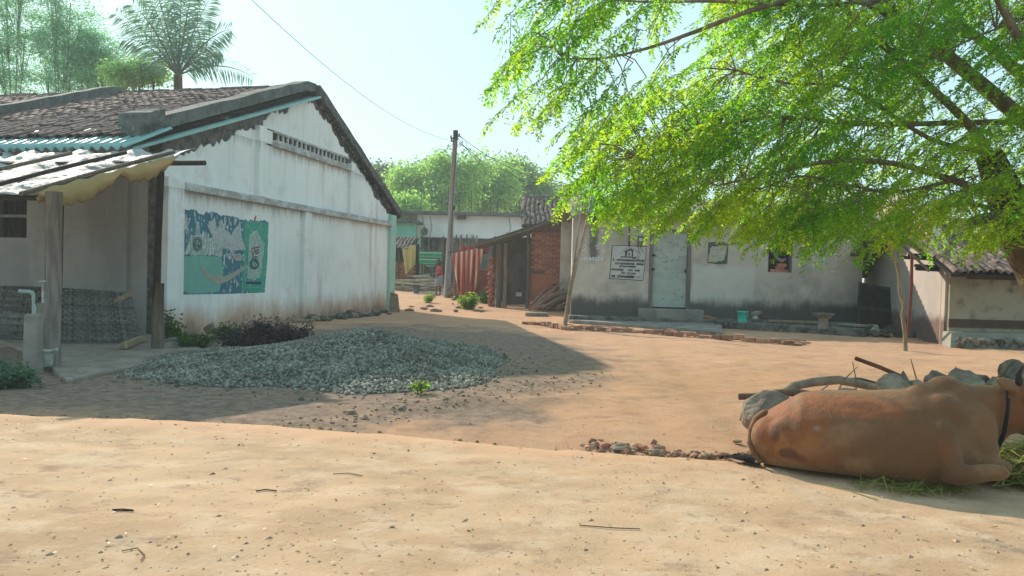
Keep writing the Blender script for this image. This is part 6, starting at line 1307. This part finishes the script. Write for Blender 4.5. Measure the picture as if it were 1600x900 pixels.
# leaf and twig litter
V = []; F_ = []; n = 1000
for i in range(n):
    px, py = (random.uniform(0, 1600), random.uniform(650, 900) ** 1) if i % 2 else (random.uniform(820, 1600), random.uniform(545, 760)); z = None
    p = G(px, py, .05); onroad = p.y < float(edge_y(p.x)); z = float(road_z(p.x, p.y)) if onroad else float(gfun(p.x, p.y)); p = G(px, py, z); a = random.uniform(0, 6.28); s = random.uniform(.005, .013); k = len(V)
    d = Vector((math.cos(a), math.sin(a), random.uniform(-.3, .3))) * s; e = Vector((-math.sin(a), math.cos(a), random.uniform(-.4, .4))) * s * .5; c = p + ZV * .007; V += [c - d, c + e, c + d, c - e + ZV * .002]; F_.append((k, k + 1, k + 2, k + 3))
o = bulk('leaf_litter', np.array([tuple(v) for v in V]), np.array(F_), leafmat('dry_leaf', (.42, .33, .16), (.4, .3, .12), .6, .2)); o['kind'] = 'stuff'; tag(o, 'tiny dry leaves scattered over the road and yard', 'litter')
mb = MB()
for i in range(2000):
    px, py = random.uniform(0, 1600), (560 if i % 2 else 530) + (340 if i % 2 else 170) * random.random() ** .8; p = G(px, py, .05); onroad = p.y < float(edge_y(p.x)) - .03; z = float(road_z(p.x, p.y)) if onroad else float(gfun(p.x, p.y)); s = random.uniform(.003, .009) if random.random() < .92 else random.uniform(.01, .02)
    q = G(px, py, z); mb.add([q + Vector((s, 0, 0)), q + Vector((-s * .5, s, 0)), q + Vector((-s * .6, -s, 0)), q + Vector((s * .2, 0, s * .45))], [(0, 1, 3), (1, 2, 3), (2, 0, 3)])
for i in range(650):   # crumbled earth along the spoil ridge and road edge
    if i % 2: px = random.uniform(430, 960); py = 662 - .16 * (px - 430) + random.gauss(0, 9) + 6
    else: px = random.uniform(0, 1170); py = np.interp(px, [0, 400, 800, 1170], [643, 660, 692, 717]) + random.gauss(-3, 3)
    p = G(px, py, .02); s = random.uniform(.006, .022); mb.rock(Vector((p.x, p.y, float(gfun(p.x, p.y)) + s * .3)), s, s, s * .7, i, 1, .4)
o = mb.build('grit', mat('earth_grit', (.42, .29, .195), (.28, .19, .13), 20, rnd=.3)); o['kind'] = 'stuff'; tag(o, 'fine grit and crumbled earth on the road and along its edge', 'grit')
mb = MB()
for i in range(120):
    px = random.uniform(915, 1168); py = np.interp(px, [915, 1170], [698, 718]) + random.gauss(-2, 3.5); p = G(px, py, .0); s = random.uniform(.008, .035) * (1.3 if random.random() < .15 else 1)
    mb.rock(Vector((p.x, p.y, float(gfun(p.x, p.y)) + s * .35)), s * 1.2, s, s * .75, i, 1, .5)
o = mb.build('clod', mat('earth_clod', (.42, .24, .145), (.27, .155, .1), 12, rnd=.35)); o['kind'] = 'stuff'; tag(o, 'crumbled brown earth clods along the road edge left of the cow tail', 'rubble')
for k, (pts, lb) in enumerate((([(175, 801), (190, 799), (207, 801)], 'dark broken twig lying on the left of the road'), ([(400, 768), (415, 766), (432, 769)], 'dark dry sliver on the middle of the road'), ([(520, 741), (545, 740), (566, 744)], 'curved pale twig on the road below the spoil ridge'), ([(178, 804), (195, 803), (209, 803)], 'second dark twig touching the broken one'), ([(190, 863), (215, 858), (226, 870), (220, 878)], 'thin looped straw near the bottom left of the road'), ([(905, 822), (955, 826), (1000, 828)], 'faint straight straw on the lower middle of the road'), ([(1290, 760), (1330, 770), (1372, 782)], 'bright yellow straw on the road beside the cow belly'))):
    P = [G(a, b, .05) for a, b in pts]; P = [Vector((p.x, p.y, float(road_z(p.x, p.y)) + .006)) for p in P]; tag(MB().tube(P, .0035 if k in (0, 1, 3) else .0025, 5).build('twig', DARKW if k in (0, 1, 3) else (STRAW if k == 6 else TW), loc=P[0]), lb, 'twig')
# ------------------------------------------------------------------ child in the lane
pf = GR(685, 462); H = 1.46; ps_ = thing('person', 'person in red shirt and grey shorts standing in the lane facing left', 'person', pf)
pp = lambda x, y, z: pf + Vector((x, y, z)) * (H / 1.46)
SK = mat('skin', (.11, .065, .045), (.09, .05, .036), 6, rough=.6, bump=0); b = MB()
for s in (-1, 1):
    ox, oy = (-.075, -.03) if s < 0 else (.06, .05)
    chain(b, [pp(.02 + .03 * s, .07 * s, .76), pp(ox * .6, .07 * s, .58), pp(ox, .07 * s, .40), pp(ox - .01, .07 * s, .24), pp(ox, .07 * s, .07)], [.085, .07, .05, .048, .032])
    chain(b, [pp(ox, .07 * s, .035), pp(ox - .08, .07 * s, .028), pp(ox - .14, .07 * s, .022)], [(.033, .035), (.04, .026), (.034, .018)])
    sh = pp(.02, .15 * s, 1.12); el = pp(.03, .19 * s, .90); ha = pp(-.16, .10 * s, .86); chain(b, [sh, sh.lerp(el, .5), el], [.045, .04, .034]); chain(b, [el, el.lerp(ha, .5), ha], [.034, .03, .022])
    chain(b, [ha, ha + Vector((-.05, -.01 * s, 0))], [(.03, .016), (.03, .014)])
    for f in range(4): chain(b, [ha + Vector((-.06, (-.024 + f * .016), .0)), ha + Vector((-.095 - .008 * (1 - abs(f - 1.5)), (-.024 + f * .016), -.008)), ha + Vector((-.115, (-.024 + f * .016), -.03))], [.009, .008, .007], 8)
    chain(b, [ha + Vector((-.02, -.03 * s, .01)), ha + Vector((-.06, -.045 * s, .02))], [.010, .008], 8)
chain(b, [pp(.02, 0, .78), pp(.02, 0, .95), pp(.01, 0, 1.10), pp(.005, 0, 1.16)], [(.125, .09), (.115, .085), (.14, .09), (.08, .06)]); chain(b, [pp(.0, 0, 1.16), pp(-.02, 0, 1.26)], [.045, .043])
ball(b, pp(-.03, 0, 1.345), .098, .078, .115); ball(b, pp(-.09, 0, 1.30), .05, .05, .06); ball(b, pp(-.137, 0, 1.325), .018, .014, .02)
for s in (-1, 1): ball(b, pp(-.01, .08 * s, 1.34), .02, .01, .03)
fuse('body', b, .012, SK, ps_, 3)
b = MB(); chain(b, [pp(.02, 0, .74), pp(.022, 0, .92), pp(.012, 0, 1.08), pp(.006, 0, 1.15)], [(.15, .115), (.137, .105), (.158, .11), (.09, .075)])
for s in (-1, 1): sh = pp(.02, .13 * s, 1.125); el = pp(.03, .185 * s, .95); chain(b, [sh, sh.lerp(el, .5), el], [.065, .062, .06])
fuse('shirt', b, .014, mat('red_shirt', (.42, .05, .06), (.33, .04, .05), 8, bump=.3, bs=12), ps_, 3); b = MB()
chain(b, [pp(.02, 0, .78), pp(.02, 0, .66)], [(.155, .12), (.15, .115)])
for s in (-1, 1): ox = -.075 if s < 0 else .06; chain(b, [pp(.02, .07 * s, .72), pp(ox * .55, .075 * s, .56), pp(ox * .8, .075 * s, .45)], [.10, .092, .088])
fuse('shorts', b, .014, mat('grey_shorts', (.27, .28, .31), (.2, .21, .24), 8, bump=.3, bs=12), ps_, 3); b = MB()
ball(b, pp(-.012, 0, 1.375), .108, .09, .10); ball(b, pp(.035, 0, 1.33), .075, .085, .10); fuse('hair', b, .014, mat('hair', (.03, .028, .03), (.08, .075, .08), 20), ps_, 2)
# ------------------------------------------------------------------ hazy morning air
hzm = bpy.data.materials.new('haze_air'); hzm.use_nodes = True; t_ = hzm.node_tree
for n_ in list(t_.nodes):
    if n_.type == 'BSDF_PRINCIPLED': t_.nodes.remove(n_)
pv_ = t_.nodes.new('ShaderNodeVolumePrincipled'); pv_.inputs['Color'].default_value = (.8, .94, .95, 1); pv_.inputs['Density'].default_value = .0022; pv_.inputs['Anisotropy'].default_value = .3
t_.links.new(pv_.outputs[0], t_.nodes['Material Output'].inputs['Volume'])
o = MB().box((0, 220, 7.2), 840, 600, 18.4).build('haze', hzm); o['kind'] = 'stuff'
tag(o, 'thin pale morning haze filling the whole village air', 'haze')
